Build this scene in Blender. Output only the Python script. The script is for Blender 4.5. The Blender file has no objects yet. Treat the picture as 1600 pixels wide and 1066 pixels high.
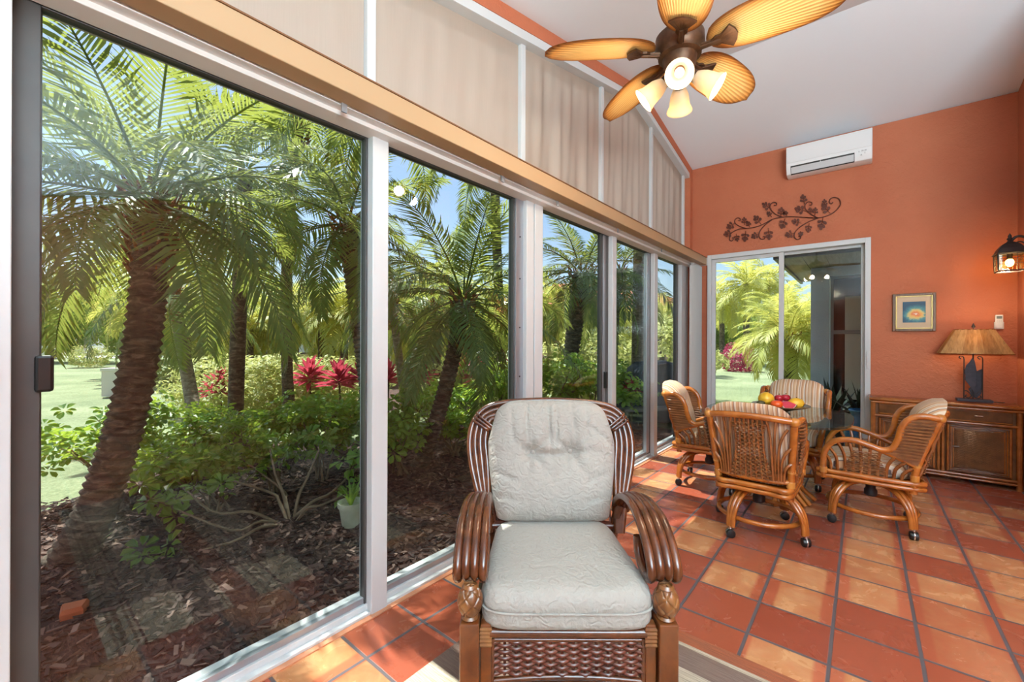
import bpy, bmesh, math, random
from mathutils import Vector, Matrix, Quaternion, noise as mnoise
SC = bpy.context.scene
COL = SC.collection
R = random.Random(7)
PI = math.pi

# ---------------------------------------------------------------- camera, sky, sun, exposure
YAW = 0.690993
FPX = 662.36
EYE = Vector((0, 0, 1.37))
cam_data = bpy.data.cameras.new('camera')
cam_data.sensor_width = 36.0
cam_data.lens = FPX / 1600 * 36.0
cam_data.shift_y = (529.44 - 533.0) / 1600
cam_data.clip_start = 0.02
cam_data.clip_end = 500
camera = bpy.data.objects.new('camera', cam_data)
COL.objects.link(camera)
camera.location = EYE
camera.rotation_mode = 'QUATERNION'
camera.rotation_quaternion = (Quaternion((0, 0, 1), YAW) @ Quaternion((1, 0, 0), PI / 2)
                              @ Quaternion((0, 0, 1), 0.00365))
SC.camera = camera

SUN_EL, SUN_AZ = math.radians(67), math.radians(180)     # light arrives from -X
world = bpy.data.worlds.new('world')
SC.world = world
world.use_nodes = True
wn = world.node_tree.nodes
wl = world.node_tree.links
wn.clear()
w_out = wn.new('ShaderNodeOutputWorld')
w_bg = wn.new('ShaderNodeBackground')
w_sky = wn.new('ShaderNodeTexSky')
w_sky.sky_type = 'NISHITA'
w_sky.sun_disc = False
w_sky.sun_elevation = SUN_EL
w_sky.sun_rotation = math.radians(270)
w_sky.air_density = 1.0
w_sky.dust_density = 1.5
w_bg.inputs['Strength'].default_value = 0.16
wl.new(w_sky.outputs[0], w_bg.inputs[0])
wl.new(w_bg.outputs[0], w_out.inputs[0])

sun_data = bpy.data.lights.new('sun', 'SUN')
sun_data.energy = 8.5
sun_data.angle = math.radians(0.6)
sun_data.color = (1.0, 0.95, 0.86)
sun = bpy.data.objects.new('sun', sun_data)
COL.objects.link(sun)
sun_dir = Vector((math.cos(SUN_EL), 0.0, -math.sin(SUN_EL)))
sun.rotation_mode = 'QUATERNION'
sun.rotation_quaternion = sun_dir.to_track_quat('-Z', 'Y')
sun.location = (-6, 0, 12)


def area_light(name, loc, target, sx, sy, power, color=(1, 1, 1)):
    d = bpy.data.lights.new(name, 'AREA')
    d.shape = 'RECTANGLE'
    d.size, d.size_y = sx, sy
    d.energy = power
    d.color = color
    o = bpy.data.objects.new(name, d)
    COL.objects.link(o)
    o.location = loc
    o.rotation_mode = 'QUATERNION'
    o.rotation_quaternion = (Vector(target) - Vector(loc)).to_track_quat('-Z', 'Y')
    return o


# fill lights added behind the camera, standing in for unseen window daylight
area_light('fill_light_right', (4.35, -1.75, 1.5), (-0.6, 3.2, 1.9), 2.6, 2.3, 9, (0.80, 0.94, 1.0))
area_light('fill_light_back', (2.3, -2.85, 1.45), (0.0, 3.5, 2.6), 3.0, 2.2, 5, (0.80, 0.94, 1.0))
# added fill lights out of view that brighten the ceiling; no real lamps
area_light('ceiling_fill_light', (2.4, -0.95, 1.7), (2.3, -0.62, 3.6), 2.2, 1.5, 410, (0.73, 0.935, 1.0))
area_light('ceiling_fill_light', (1.6, -1.2, 1.75), (1.45, -0.4, 3.2), 1.4, 1.0, 10, (0.72, 0.90, 1.0))

vs = SC.view_settings
vs.view_transform = 'Standard'
vs.look = 'None'
vs.gamma = 1
vs.use_curve_mapping = False
vs.exposure = 0.76
SC.cycles.max_bounces = 8
SC.cycles.transparent_max_bounces = 24
SC.cycles.caustics_reflective = False
SC.cycles.caustics_refractive = False
SC.cycles.sample_clamp_indirect = 6
SC.cycles.use_denoising = True


# ---------------------------------------------------------------- helpers
def lin(h):
    if isinstance(h, (tuple, list)):
        v = [c / 255 for c in h]
    else:
        v = [int(h[i:i + 2], 16) / 255 for i in (0, 2, 4)]
    return tuple(c / 12.92 if c <= 0.04045 else ((c + 0.055) / 1.055) ** 2.4 for c in v)


class NT:
    """small node-tree writer"""
    def __init__(s, name):
        s.m = bpy.data.materials.new(name)
        s.m.use_nodes = True
        s.t = s.m.node_tree
        s.t.nodes.clear()
        s.out = s.t.nodes.new('ShaderNodeOutputMaterial')

    def n(s, typ, **kw):
        o = s.t.nodes.new('ShaderNode' + typ)
        for k, v in kw.items():
            setattr(o, k, v)
        return o

    def set(s, node, key, val):
        inp = node.inputs[key]
        if hasattr(val, 'is_output') or isinstance(val, bpy.types.NodeSocket):
            s.t.links.new(val, inp)
        else:
            if isinstance(val, tuple) and len(val) == 3 and inp.type == 'RGBA':
                val = (*val, 1)
            inp.default_value = val
        return node

    def math(s, op, a, b=0.0, c=None):
        o = s.n('Math', operation=op)
        s.set(o, 0, a)
        s.set(o, 1, b)
        if c is not None:
            s.set(o, 2, c)
        return o.outputs[0]

    def mix(s, f, a, b, typ='MIX'):
        o = s.n('MixRGB', blend_type=typ)
        s.set(o, 0, f)
        s.set(o, 1, a)
        s.set(o, 2, b)
        return o.outputs[0]

    def ramp(s, f, stops, interp='LINEAR'):
        o = s.n('ValToRGB')
        o.color_ramp.interpolation = interp
        e = o.color_ramp.elements
        while len(e) < len(stops):
            e.new(0.5)
        for i, (p, c) in enumerate(stops):
            e[i].position = p
            e[i].color = (*c, 1)
        s.set(o, 0, f)
        return o.outputs[0]

    def coord(s, kind='Object', scale=(1, 1, 1), loc=(0, 0, 0)):
        c = s.n('TexCoord')
        m = s.n('Mapping')
        s.t.links.new(c.outputs[kind], m.inputs[0])
        m.inputs['Scale'].default_value = scale
        m.inputs['Location'].default_value = loc
        return m.outputs[0]

    def noise(s, vec, scale=5, detail=3, rough=0.5, dist=0.0):
        o = s.n('TexNoise')
        s.set(o, 'Vector', vec)
        s.set(o, 'Scale', scale)
        s.set(o, 'Detail', detail)
        s.set(o, 'Roughness', rough)
        s.set(o, 'Distortion', dist)
        return o.outputs[0]

    def bump(s, h, strength=0.3, dist=0.01):
        o = s.n('Bump')
        s.set(o, 'Strength', strength)
        s.set(o, 'Distance', dist)
        s.set(o, 'Height', h)
        return o.outputs[0]

    def principled(s, **kw):
        o = s.n('BsdfPrincipled')
        for k, v in kw.items():
            s.set(o, k.replace('_', ' '), v)
        s.t.links.new(o.outputs[0], s.out.inputs[0])
        return o


def pm(name, col, rough=0.5, col2=None, scale=(6, 6, 6), bump=0.0, bscale=40.0, metal=0.0, coat=0.0, spec=0.5, detail=3):
    """principled material with two tones mixed by noise and an optional noise bump"""
    t = NT(name)
    v = t.coord('Object', scale)
    c1 = lin(col)
    base = c1
    if col2:
        base = t.ramp(t.noise(v, 1.0, detail), [(0.3, c1), (0.7, lin(col2))])
    p = t.principled(Base_Color=base, Roughness=rough, Metallic=metal)
    t.set(p, 'Coat Weight', coat)
    t.set(p, 'Specular IOR Level', spec)
    if bump:
        v2 = t.coord('Object', (1, 1, 1))
        t.set(p, 'Normal', t.bump(t.noise(v2, bscale, 4), bump, 0.01))
    return t.m


def leaf_mat(name, col, col2, trans, rough=0.45, tw=0.45, scale=(3, 3, 3)):
    """leaf: glossy front, translucent when the sun is behind it"""
    t = NT(name)
    oi = t.n('ObjectInfo')
    v = t.coord('Object', scale)
    f = t.math('ADD', t.noise(v, 1.0, 2), t.math('MULTIPLY', t.math('SUBTRACT', oi.outputs['Random'], 0.5), 0.35))
    base = t.ramp(f, [(0.3, lin(col)), (0.7, lin(col2))])
    p = t.n('BsdfPrincipled')
    t.set(p, 'Base Color', base)
    t.set(p, 'Roughness', rough)
    tr = t.n('BsdfTranslucent')
    t.set(tr, 'Color', lin(trans))
    m = t.n('MixShader')
    t.set(m, 0, tw)
    t.t.links.new(p.outputs[0], m.inputs[1])
    t.t.links.new(tr.outputs[0], m.inputs[2])
    t.t.links.new(m.outputs[0], t.out.inputs[0])
    return t.m


def emit_mat(name, col, strength):
    t = NT(name)
    e = t.n('Emission')
    t.set(e, 'Color', lin(col))
    t.set(e, 'Strength', strength)
    t.t.links.new(e.outputs[0], t.out.inputs[0])
    return t.m


def glass_mat(name, tint, refl=1.0, rough=0.0, base=0.035):
    """thin pane: tinted see-through plus mirror reflection growing to grazing angles"""
    t = NT(name)
    lw = t.n('LayerWeight')
    t.set(lw, 'Blend', 0.5)
    f5 = t.math('POWER', lw.outputs['Facing'], 4.0)
    f = t.math('MULTIPLY', t.math('ADD', t.math('MULTIPLY', f5, 0.45), base), refl)
    tr = t.n('BsdfTransparent')
    t.set(tr, 'Color', lin(tint))
    gl = t.n('BsdfGlossy')
    t.set(gl, 'Roughness', rough)
    m = t.n('MixShader')
    t.set(m, 0, f)
    t.t.links.new(tr.outputs[0], m.inputs[1])
    t.t.links.new(gl.outputs[0], m.inputs[2])
    t.t.links.new(m.outputs[0], t.out.inputs[0])
    return t.m


class MB:
    """mesh collector"""
    def __init__(s):
        s.v, s.f, s.mi = [], [], []
        s.cur = 0
        s.T = None

    def add(s, vs, fs):
        b = len(s.v)
        for p in vs:
            p = Vector(p)
            s.v.append(s.T @ p if s.T is not None else p)
        for f in fs:
            s.f.append([b + i for i in f])
            s.mi.append(s.cur)

    def box(s, a, b):
        x0, y0, z0 = [min(a[i], b[i]) for i in range(3)]
        x1, y1, z1 = [max(a[i], b[i]) for i in range(3)]
        s.add([(x0, y0, z0), (x1, y0, z0), (x1, y1, z0), (x0, y1, z0), (x0, y0, z1), (x1, y0, z1), (x1, y1, z1), (x0, y1, z1)],
              [(0, 3, 2, 1), (4, 5, 6, 7), (0, 1, 5, 4), (1, 2, 6, 5), (2, 3, 7, 6), (3, 0, 4, 7)])
        return s

    def cbox(s, c, d):
        return s.box([c[i] - d[i] / 2 for i in range(3)], [c[i] + d[i] / 2 for i in range(3)])

    def tube(s, pts, r, n=8, closed=False, smooth=0, flat=1.0, cap=True, up=None):
        pts = [Vector(p) for p in pts]
        if smooth:
            pts, r = crom(pts, smooth, closed, r)
        m = len(pts)
        rs = r if isinstance(r, (list, tuple)) else [r] * m
        prev = None
        vs = []
        for i, p in enumerate(pts):
            if closed:
                t = pts[(i + 1) % m] - pts[i - 1]
            else:
                t = pts[min(i + 1, m - 1)] - pts[max(i - 1, 0)]
            if t.length < 1e-9:
                t = Vector((0, 0, 1))
            t.normalize()
            if prev is None:
                ref = Vector(up) if up else (Vector((0, 0, 1)) if abs(t.z) < 0.9 else Vector((1, 0, 0)))
                u = (ref - t * ref.dot(t)).normalized()
            else:
                u = (prev - t * prev.dot(t))
                u = u.normalized() if u.length > 1e-6 else t.orthogonal().normalized()
            prev = u
            w = t.cross(u)
            for k in range(n):
                a = 2 * PI * k / n
                vs.append(p + u * math.cos(a) * rs[i] * flat + w * math.sin(a) * rs[i])
        fs = []
        for i in range(m if closed else m - 1):
            j = (i + 1) % m
            for k in range(n):
                l = (k + 1) % n
                fs.append((i * n + k, i * n + l, j * n + l, j * n + k))
        if not closed and cap:
            fs.append(tuple(range(n - 1, -1, -1)))
            fs.append(tuple((m - 1) * n + k for k in range(n)))
        s.add(vs, fs)
        return s

    def lathe(s, prof, n=24, c=(0, 0, 0), axis='z', cap=True):
        vs, fs = [], []
        m = len(prof)
        for (r, z) in prof:
            for k in range(n):
                a = 2 * PI * k / n
                p = (r * math.cos(a), r * math.sin(a), z)
                if axis == 'y':
                    p = (p[0], p[2], p[1])
                elif axis == 'x':
                    p = (p[2], p[0], p[1])
                vs.append((c[0] + p[0], c[1] + p[1], c[2] + p[2]))
        for i in range(m - 1):
            for k in range(n):
                l = (k + 1) % n
                fs.append((i * n + k, i * n + l, (i + 1) * n + l, (i + 1) * n + k))
        if cap:
            fs.append(tuple(range(n - 1, -1, -1)))
            fs.append(tuple((m - 1) * n + k for k in range(n)))
        s.add(vs, fs)
        return s

    def ell(s, c, r, n=16, m=10, fn=None):
        vs, fs = [], []
        for i in range(m + 1):
            th = PI * i / m
            for k in range(n):
                a = 2 * PI * k / n
                d = Vector((math.sin(th) * math.cos(a), math.sin(th) * math.sin(a), -math.cos(th)))
                q = fn(d) if fn else 1
                vs.append((c[0] + d.x * r[0] * q, c[1] + d.y * r[1] * q, c[2] + d.z * r[2] * q))
        for i in range(m):
            for k in range(n):
                l = (k + 1) % n
                fs.append((i * n + k, i * n + l, (i + 1) * n + l, (i + 1) * n + k))
        s.add(vs, fs)
        return s

    def prism(s, poly, d0, d1, axis='z'):
        """polygon (list of 2D) extruded along axis between d0 and d1"""
        n = len(poly)

        def P(p, d):
            return {'z': (p[0], p[1], d), 'y': (p[0], d, p[1]), 'x': (d, p[0], p[1])}[axis]
        s.add([P(p, d0) for p in poly] + [P(p, d1) for p in poly],
              [tuple(range(n - 1, -1, -1)), tuple(range(n, 2 * n))] +
              [(i, (i + 1) % n, n + (i + 1) % n, n + i) for i in range(n)])
        return s

    def grid(s, P, nu, nv, wrapu=False):
        vs = [P(i, j) for j in range(nv) for i in range(nu)]
        fs = []
        for j in range(nv - 1):
            for i in range(nu if wrapu else nu - 1):
                k = (i + 1) % nu
                fs.append((j * nu + i, j * nu + k, (j + 1) * nu + k, (j + 1) * nu + i))
        s.add(vs, fs)
        return s

    def rings(s, foot, prof, cap=True):
        """foot: outline in xy (ccw); prof: (inset, z) from bottom to top, inset along inward normals"""
        n = len(foot)
        nr = []
        for i in range(n):
            t = (Vector(foot[(i + 1) % n]) - Vector(foot[i - 1])).normalized()
            nr.append(Vector((-t.y, t.x)))
        vs, fs = [], []
        for ins, z in prof:
            for i in range(n):
                p = Vector(foot[i]) + nr[i] * ins
                vs.append((p.x, p.y, z(p.x, p.y) if callable(z) else z))
        for j in range(len(prof) - 1):
            for i in range(n):
                k = (i + 1) % n
                fs.append((j * n + i, j * n + k, (j + 1) * n + k, (j + 1) * n + i))
        if cap:
            fs.append(tuple(range(n - 1, -1, -1)))
            fs.append(tuple((len(prof) - 1) * n + i for i in range(n)))
        s.add(vs, fs)
        return s

    def weave(s, O, U, V, N, w, h, rows, stakes, r, amp, n=5, half=2):
        """woven strands in the rectangle O + U*w + V*h, standing out along N"""
        O, U, V, N = Vector(O), Vector(U).normalized(), Vector(V).normalized(), Vector(N).normalized()
        for k in range(stakes + 1):
            p = O + U * (w * k / stakes)
            s.tube([p, p + V * h], r * 0.9, 5)
        for j in range(rows):
            z = (j + 0.5) * h / rows
            pts = []
            for i in range(stakes * half + 1):
                ph = PI * i / half + (PI if j % 2 else 0)
                pts.append(O + U * (w * i / (stakes * half)) + V * z + N * (amp * math.cos(ph)))
            s.tube(pts, r, n, cap=False)
        return s


def crom(pts, k, closed, r):
    m = len(pts)
    rs = r if isinstance(r, (list, tuple)) else None
    out, ro = [], []
    rng = m if closed else m - 1
    for i in range(rng):
        g = (lambda q: pts[q % m]) if closed else (lambda q: pts[max(0, min(m - 1, q))])
        p0, p1, p2, p3 = g(i - 1), g(i), g(i + 1), g(i + 2)
        for j in range(k):
            t = j / k
            out.append(0.5 * ((2 * p1) + (p2 - p0) * t + (2 * p0 - 5 * p1 + 4 * p2 - p3) * t * t + (3 * p1 - p0 - 3 * p2 + p3) * t ** 3))
            if rs:
                ro.append(rs[i] * (1 - t) + rs[(i + 1) % m] * t)
    if not closed:
        out.append(pts[-1])
        if rs:
            ro.append(rs[-1])
    return out, (ro if rs else r)


def build(name, mb, mat, parent=None, smooth=40, loc=None, bevel=0):
    me = bpy.data.meshes.new(name)
    me.from_pydata([tuple(p) for p in mb.v], [], mb.f)
    mats = mat if isinstance(mat, (list, tuple)) else [mat]
    for m in mats:
        me.materials.append(m)
    if len(mats) > 1:
        me.polygons.foreach_set('material_index', mb.mi)
    if smooth:
        me.polygons.foreach_set('use_smooth', [True] * len(me.polygons))
        if smooth < 180:
            me.set_sharp_from_angle(angle=math.radians(smooth))
    me.update()
    o = bpy.data.objects.new(name, me)
    COL.objects.link(o)
    if parent is not None:
        o.parent = parent
    if loc is not None:
        o.location = loc
    if bevel:
        b = o.modifiers.new('bevel', 'BEVEL')
        b.width = bevel
        b.segments = 2
        b.limit_method = 'ANGLE'
        b.angle_limit = math.radians(50)
    return o


def tag(o, label, cat, group=None, kind=None):
    o['label'] = label
    o['category'] = cat
    if group:
        o['group'] = group
    if kind:
        o['kind'] = kind
    return o


def thing(name, label, cat, loc=(0, 0, 0), rz=0.0, group=None):
    o = bpy.data.objects.new(name, None)
    o.empty_display_size = 0.1
    COL.objects.link(o)
    o.location = loc
    o.rotation_euler = (0, 0, rz)
    return tag(o, label, cat, group)


def struct(name, mb, mat, parent=None, smooth=30, bevel=0, label=None, cat=None):
    o = build(name, mb, mat, parent, smooth, bevel=bevel)
    if parent is None:
        o['kind'] = 'structure'
        if label:
            o['label'] = label
        if cat:
            o['category'] = cat
    return o


def sroot(name, label, cat, loc=(0, 0, 0)):
    o = thing(name, label, cat, loc)
    o['kind'] = 'structure'
    return o


KIDS = {}


def dup(root, loc, rz=None, label=None, scale=None):
    """copy a thing with its parts and their sub-parts"""
    def rec(o, par):
        c = o.copy()
        COL.objects.link(c)
        if par is not None:
            c.parent = par
        for ch in list(o.children):
            rec(ch, c)
        return c
    c = rec(root, None)
    c.location = loc
    if rz is not None:
        c.rotation_euler = (0, 0, rz)
    if label:
        c['label'] = label
    if scale:
        c.scale = (scale,) * 3 if not isinstance(scale, tuple) else scale
    return c


def at(u, v, d):
    """the point seen at a photo position, at depth d in front of the camera"""
    x, y = u - 800, v - 529.44
    r = Vector((math.cos(YAW), math.sin(YAW), 0)) * (x / FPX) + Vector((-math.sin(YAW), math.cos(YAW), 0)) + Vector((0, 0, -y / FPX))
    return EYE + r * d


def flip(rects, a):
    return rects


# ---------------------------------------------------------------- materials
M = {}
M['white'] = pm('white_frame', (204, 208, 210), 0.35)
M['dark_frame'] = pm('dark_bronze_frame', (66, 64, 64), 0.4, (74, 72, 70))
M['silver'] = pm('silver_aluminium', (170, 176, 184), 0.35, metal=0.7)
M['black'] = pm('black_plastic', (16, 16, 17), 0.35)
M['ceil'] = pm('ceiling_paint', (234, 242, 250), 0.9, bump=0.05, bscale=60)
M['header'] = pm('header_paint', (224, 223, 220), 0.5)
M['valance'] = pm('valance_cream', (176, 144, 108), 0.45)
M['chrome'] = pm('chrome', (200, 200, 200), 0.15, metal=1.0)
M['iron'] = pm('dark_iron', (40, 32, 32), 0.5, (58, 46, 44))


def wall_mat():
    t = NT('orange_stucco')
    v = t.coord('Object')
    c = t.ramp(t.noise(v, 1.6, 3), [(0.3, lin((184, 104, 72))), (0.7, lin((194, 114, 80)))])
    n1 = t.noise(v, 22, 4, 0.55, 0.6)
    n2 = t.noise(v, 90, 2)
    h = t.math('ADD', t.math('MULTIPLY', n1, 0.8), t.math('MULTIPLY', n2, 0.2))
    t.principled(Base_Color=c, Roughness=0.75, Normal=t.bump(h, 0.55, 0.02))
    return t.m


M['wall'] = wall_mat()


def tile_mat():
    S, OX, OY = 0.3055, -0.7167, 2.532
    t = NT('terracotta_tiles')
    tc = t.n('TexCoord')
    sx = t.n('SeparateXYZ')
    t.t.links.new(tc.outputs['Object'], sx.inputs[0])
    wob = t.math('MULTIPLY', t.math('SUBTRACT', t.noise(tc.outputs['Object'], 5, 2), 0.5), 0.012)
    u = t.math('ADD', t.math('DIVIDE', t.math('SUBTRACT', sx.outputs[0], OX), S), wob)
    v = t.math('ADD', t.math('DIVIDE', t.math('SUBTRACT', sx.outputs[1], OY), S), wob)
    fu, fv = t.math('FLOOR', u), t.math('FLOOR', v)
    ru, rv = t.math('SUBTRACT', u, fu), t.math('SUBTRACT', v, fv)
    cell = t.n('CombineXYZ')
    t.set(cell, 0, fu)
    t.set(cell, 1, fv)
    wnz = t.n('TexWhiteNoise', noise_dimensions='3D')
    t.t.links.new(cell.outputs[0], wnz.inputs['Vector'])
    rnd = wnz.outputs['Value']
    sep = t.n('SeparateColor')
    t.t.links.new(wnz.outputs['Color'], sep.inputs[0])
    # grout
    eu = t.math('MINIMUM', ru, t.math('SUBTRACT', 1.0, ru))
    ev = t.math('MINIMUM', rv, t.math('SUBTRACT', 1.0, rv))
    e = t.math('MINIMUM', eu, ev)
    gr = t.n('MapRange')
    t.set(gr, 0, e)
    t.set(gr, 1, 0.017)
    t.set(gr, 2, 0.029)
    grout = gr.outputs[0]
    # glazed tan field that leaves red margins left and right (stacking marks of the kiln)
    off = t.math('MULTIPLY', sep.outputs[1], 0.16)
    a = t.n('MapRange')
    t.set(a, 0, ru)
    t.set(a, 1, t.math('ADD', off, 0.02))
    t.set(a, 2, t.math('ADD', off, 0.06))
    b = t.n('MapRange')
    t.set(b, 0, t.math('SUBTRACT', 1.0, ru))
    t.set(b, 1, t.math('ADD', t.math('MULTIPLY', sep.outputs[2], 0.14), 0.02))
    t.set(b, 2, t.math('ADD', t.math('MULTIPLY', sep.outputs[2], 0.14), 0.07))
    field = t.math('MULTIPLY', a.outputs[0], b.outputs[0])
    pick = t.ramp(rnd, [(0.36, (0, 0, 0)), (0.55, (1, 1, 1))])
    nz = t.noise(tc.outputs['Object'], 6, 4, 0.6, 0.8)
    nzr = t.ramp(nz, [(0.32, (0.35, 0.35, 0.35)), (0.6, (1, 1, 1))])
    f = t.math('MULTIPLY', t.math('MULTIPLY', field, pick), nzr)
    red = t.ramp(sep.outputs[0], [(0.0, lin((152, 74, 54))), (0.5, lin((172, 90, 62))), (1.0, lin((190, 108, 76)))])
    tan = t.ramp(t.noise(tc.outputs['Object'], 9, 3), [(0.3, lin((200, 136, 88))), (0.7, lin((216, 162, 112)))])
    col = t.mix(f, red, tan)
    col = t.mix(t.math('MULTIPLY', t.noise(tc.outputs['Object'], 30, 3), 0.2), col, lin((120, 52, 36)))
    col = t.mix(grout, lin((88, 80, 82)), col)
    ro = t.n('MapRange')
    t.set(ro, 0, nz)
    t.set(ro, 3, 0.16)
    t.set(ro, 4, 0.36)
    rough = t.mix(grout, (0.8, 0.8, 0.8), ro.outputs[0])
    hb = t.math('ADD', t.math('MULTIPLY', grout, 1.0), t.math('MULTIPLY', t.noise(tc.outputs['Object'], 12, 2), 0.25))
    t.principled(Base_Color=col, Roughness=rough, Normal=t.bump(hb, 0.35, 0.006))
    return t.m


M['tile'] = tile_mat()
M['glass'] = glass_mat('tinted_window_glass', (233, 238, 238), 1.0, 0.0, 0.03)
M['glass_dark'] = glass_mat('tinted_gable_glass', (176, 182, 188), 1.0)
M['glass_clear'] = glass_mat('clear_glass', (246, 250, 250), 1.0)

# ---------------------------------------------------------------- room shell
XL, YB, XR = -1.838, 6.17, 1.135


def zc(y):
    return 4.08 - 0.208 * (4.42 - y) if y < 4.42 else 4.08 - 0.19 * (y - 4.42)


m = MB().box((XL - 0.03, -3.1, -0.12), (4.5, 6.17, 0.0))
struct('floor', m, M['tile'], smooth=0, label='terracotta tile floor with dark grout lines', cat='floor')

m = MB()
m.prism([(-3.1, zc(-3.1)), (4.42, zc(4.42)), (6.6, zc(6.6)), (6.6, zc(6.6) + 0.16), (4.42, 4.24), (-3.1, zc(-3.1) + 0.16)], -1.985, 4.6, 'x')
struct('ceiling', m, M['ceil'], smooth=0, label='white cathedral ceiling of two slopes', cat='ceiling')

# left wall: solid behind the photographer, orange band under the slopes, narrow end at the corner
m = MB()
m.box((XL - 0.14, -3.1, -0.1), (XL, -0.10, zc(-3.1)))
BD, FRW = 0.10, 0.065


def strip(m, y0, y1, up, lo, x0, x1):
    ys = sorted({y0, y1} | ({4.42} if y0 < 4.42 < y1 else set()))
    for a, b in zip(ys[:-1], ys[1:]):
        m.prism([(a, zc(a) - lo), (b, zc(b) - lo), (b, zc(b) - up), (a, zc(a) - up)], x0, x1, 'x')


strip(m, -3.1, YB, -0.02, BD, XL - 0.14, XL - 0.005)
m.prism([(-3.1, 2.4), (-0.04, 2.4), (-0.04, zc(-0.04)), (-3.1, zc(-3.1))], XL - 0.13, XL - 0.002, 'x')
m.box((XL - 0.14, 6.07, -0.1), (XL, YB, 3.72))
struct('wall_left', m, M['wall'], smooth=0, label='left gable wall, an orange band above the fabric panels', cat='wall')

m = MB()
m.box((-2.0, YB, -0.1), (-1.633, YB + 0.15, 3.74)).box((0.069, YB, -0.1), (1.3, YB + 0.15, 3.74)).box((-1.633, YB, 2.512), (0.069, YB + 0.15, 3.74))
struct('wall_far', m, M['wall'], smooth=0, label='orange stucco end wall with the glass door', cat='wall')

m = MB()
m.prism([(4.6, -0.05), (YB, -0.05), (YB, 3.745), (4.6, zc(4.6))], XR, XR + 0.12, 'x')
m.box((XR, 4.5, -0.05), (4.5, 4.6, 4.02))
struct('wall_right', m, M['wall'], smooth=0, label='orange side wall that carries the lantern', cat='wall')
m = MB()
m.box((4.4, -3.1, -0.05), (4.52, 4.5, 2.6))
m.prism([(-3.1, 2.5), (4.5, 2.5), (4.5, zc(4.5)), (-3.1, zc(-3.1))], 4.41, 4.52, 'x')
struct('wall_side', m, M['wall'], smooth=0)
m = MB()
m.box((XL - 0.1, -3.12, -0.05), (0.8, -3.0, 2.55)).box((3.8, -3.12, -0.05), (4.5, -3.0, 2.55)).box((0.8, -3.12, 2.4), (3.8, -3.0, 2.56))
struct('wall_back', m, M['wall'], smooth=0)
m = MB().box((0.8, -3.07, 0.0), (3.8, -3.06, 2.4))
struct('window_7', m, M['glass_dark'], smooth=0)

# white header above the sliding windows, sill, jamb and posts
m = MB()
m.box((-2.0, -0.10, 2.385), (-1.75, YB, 2.50))
m.box((-1.90, -0.10, 2.366), (-1.80, 6.07, 2.40))
m.box((-1.755, -0.1, 2.40), (-1.742, 6.0, 2.415))
struct('trim_1', m, M['header'], smooth=0, bevel=0.003, label='white header rail above the sliding windows', cat='trim')
m = MB()
m.box((-2.03, -0.1, -0.1), (-1.90, 6.07, 0.045)).box((-1.905, -0.1, -0.1), (-1.868, 6.07, 0.018))
m.box((-1.955, -0.1, 0.03), (-1.945, 6.07, 0.062))
struct('trim_2', m, M['white'], smooth=0, bevel=0.002, label='white aluminium sill track under the windows', cat='trim')
m = MB()
m.box((-1.98, -0.10, 0.0), (XL + 0.01, 0.021, 2.37))
struct('trim_3', m, M['white'], smooth=0, bevel=0.003, label='white jamb at the left edge', cat='trim')
M['strip'] = pm('sill_tile_strip', (190, 124, 92), 0.35, (205, 140, 104))
m = MB().box((-1.868, -0.1, -0.05), (XL, 6.07, 0.006))
struct('trim_4', m, M['strip'], smooth=0, label='narrow terracotta strip along the sill', cat='trim')
POSTS = [((1.172, 1.262),), ((2.415, 2.50), (2.515, 2.615)), ((3.775, 3.86),), ((4.845, 4.945),), ((5.80, 6.08),)]
for i, gs in enumerate(POSTS):
    m = MB()
    for a, b in gs:
        m.box((-1.975, a, 0.0), (-1.862, b, 2.37))
    struct('trim_%d' % (5 + i), m, M['white'], smooth=0, bevel=0.004)

XG = -1.93


def pane(name, y0, y1, fr, fmat, sides=(0.05, 0.02), top=0.07, bot=0.03, label='', cat='window'):
    t = sroot(name, label, cat, (XG, (y0 + y1) / 2, 0.0))
    h0, h1 = 0.045, 2.36 + 0.075
    L, Rr = y0 - (y0 + y1) / 2, y1 - (y0 + y1) / 2
    m = MB()
    m.box((-0.02, L, h0), (0.022, L + sides[0], h1)).box((-0.02, Rr - sides[1], h0), (0.022, Rr, h1))
    m.box((-0.02, L + sides[0], h1 - top), (0.022, Rr - sides[1], h1))
    m.box((-0.026, L + sides[0] - 0.012, h0), (0.0, L + sides[0] + 0.004, h1 - top))
    f = build('frame', m, fmat, t, 0, bevel=0.002)
    build('bottom_rail', MB().box((-0.015, L + sides[0], h0), (0.016, Rr - sides[1], h0 + bot)), M['silver'], t, 0, bevel=0.002)
    m = MB().box((-0.003, L + sides[0], h0 + bot), (0.003, Rr - sides[1], h1 - top))
    build('glass', m, M['glass'], t, 0)
    return t


w1 = pane('window_1', 0.021, 1.175, 0, M['dark_frame'], (0.057, 0.014), label='largest sliding window at the left, in a dark frame')
m = MB().box((0.022, -0.532, 1.205), (0.045, -0.492, 1.315))
build('latch', m, M['black'], w1, 0, bevel=0.008)
pane('window_2', 1.258, 2.42, 0, M['dark_frame'], (0.012, 0.10), label='second sliding window, between the first two white posts')
m = MB().box((-1.968, 2.335, 0.05), (-1.895, 2.418, 2.37))
o = struct('trim_10', m, M['silver'], smooth=0, bevel=0.002)
for z in (0.4, 0.75, 1.1, 1.45, 1.8, 2.1):
    build('screw', MB().lathe([(0.006, -1.894), (0.006, -1.890)], 8, (0, 2.375, z), 'x'), M['iron'], o)
d1 = pane('door_1', 2.61, 3.79, 0, M['dark_frame'], (0.012, 0.16), top=0.07, label='sliding glass door with a dark pull handle', cat='door')
m = MB().box((0.0, 0.46, 0.06), (0.03, 0.50, 2.36))
build('stile', m, M['silver'], d1, 0, bevel=0.003)
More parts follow.
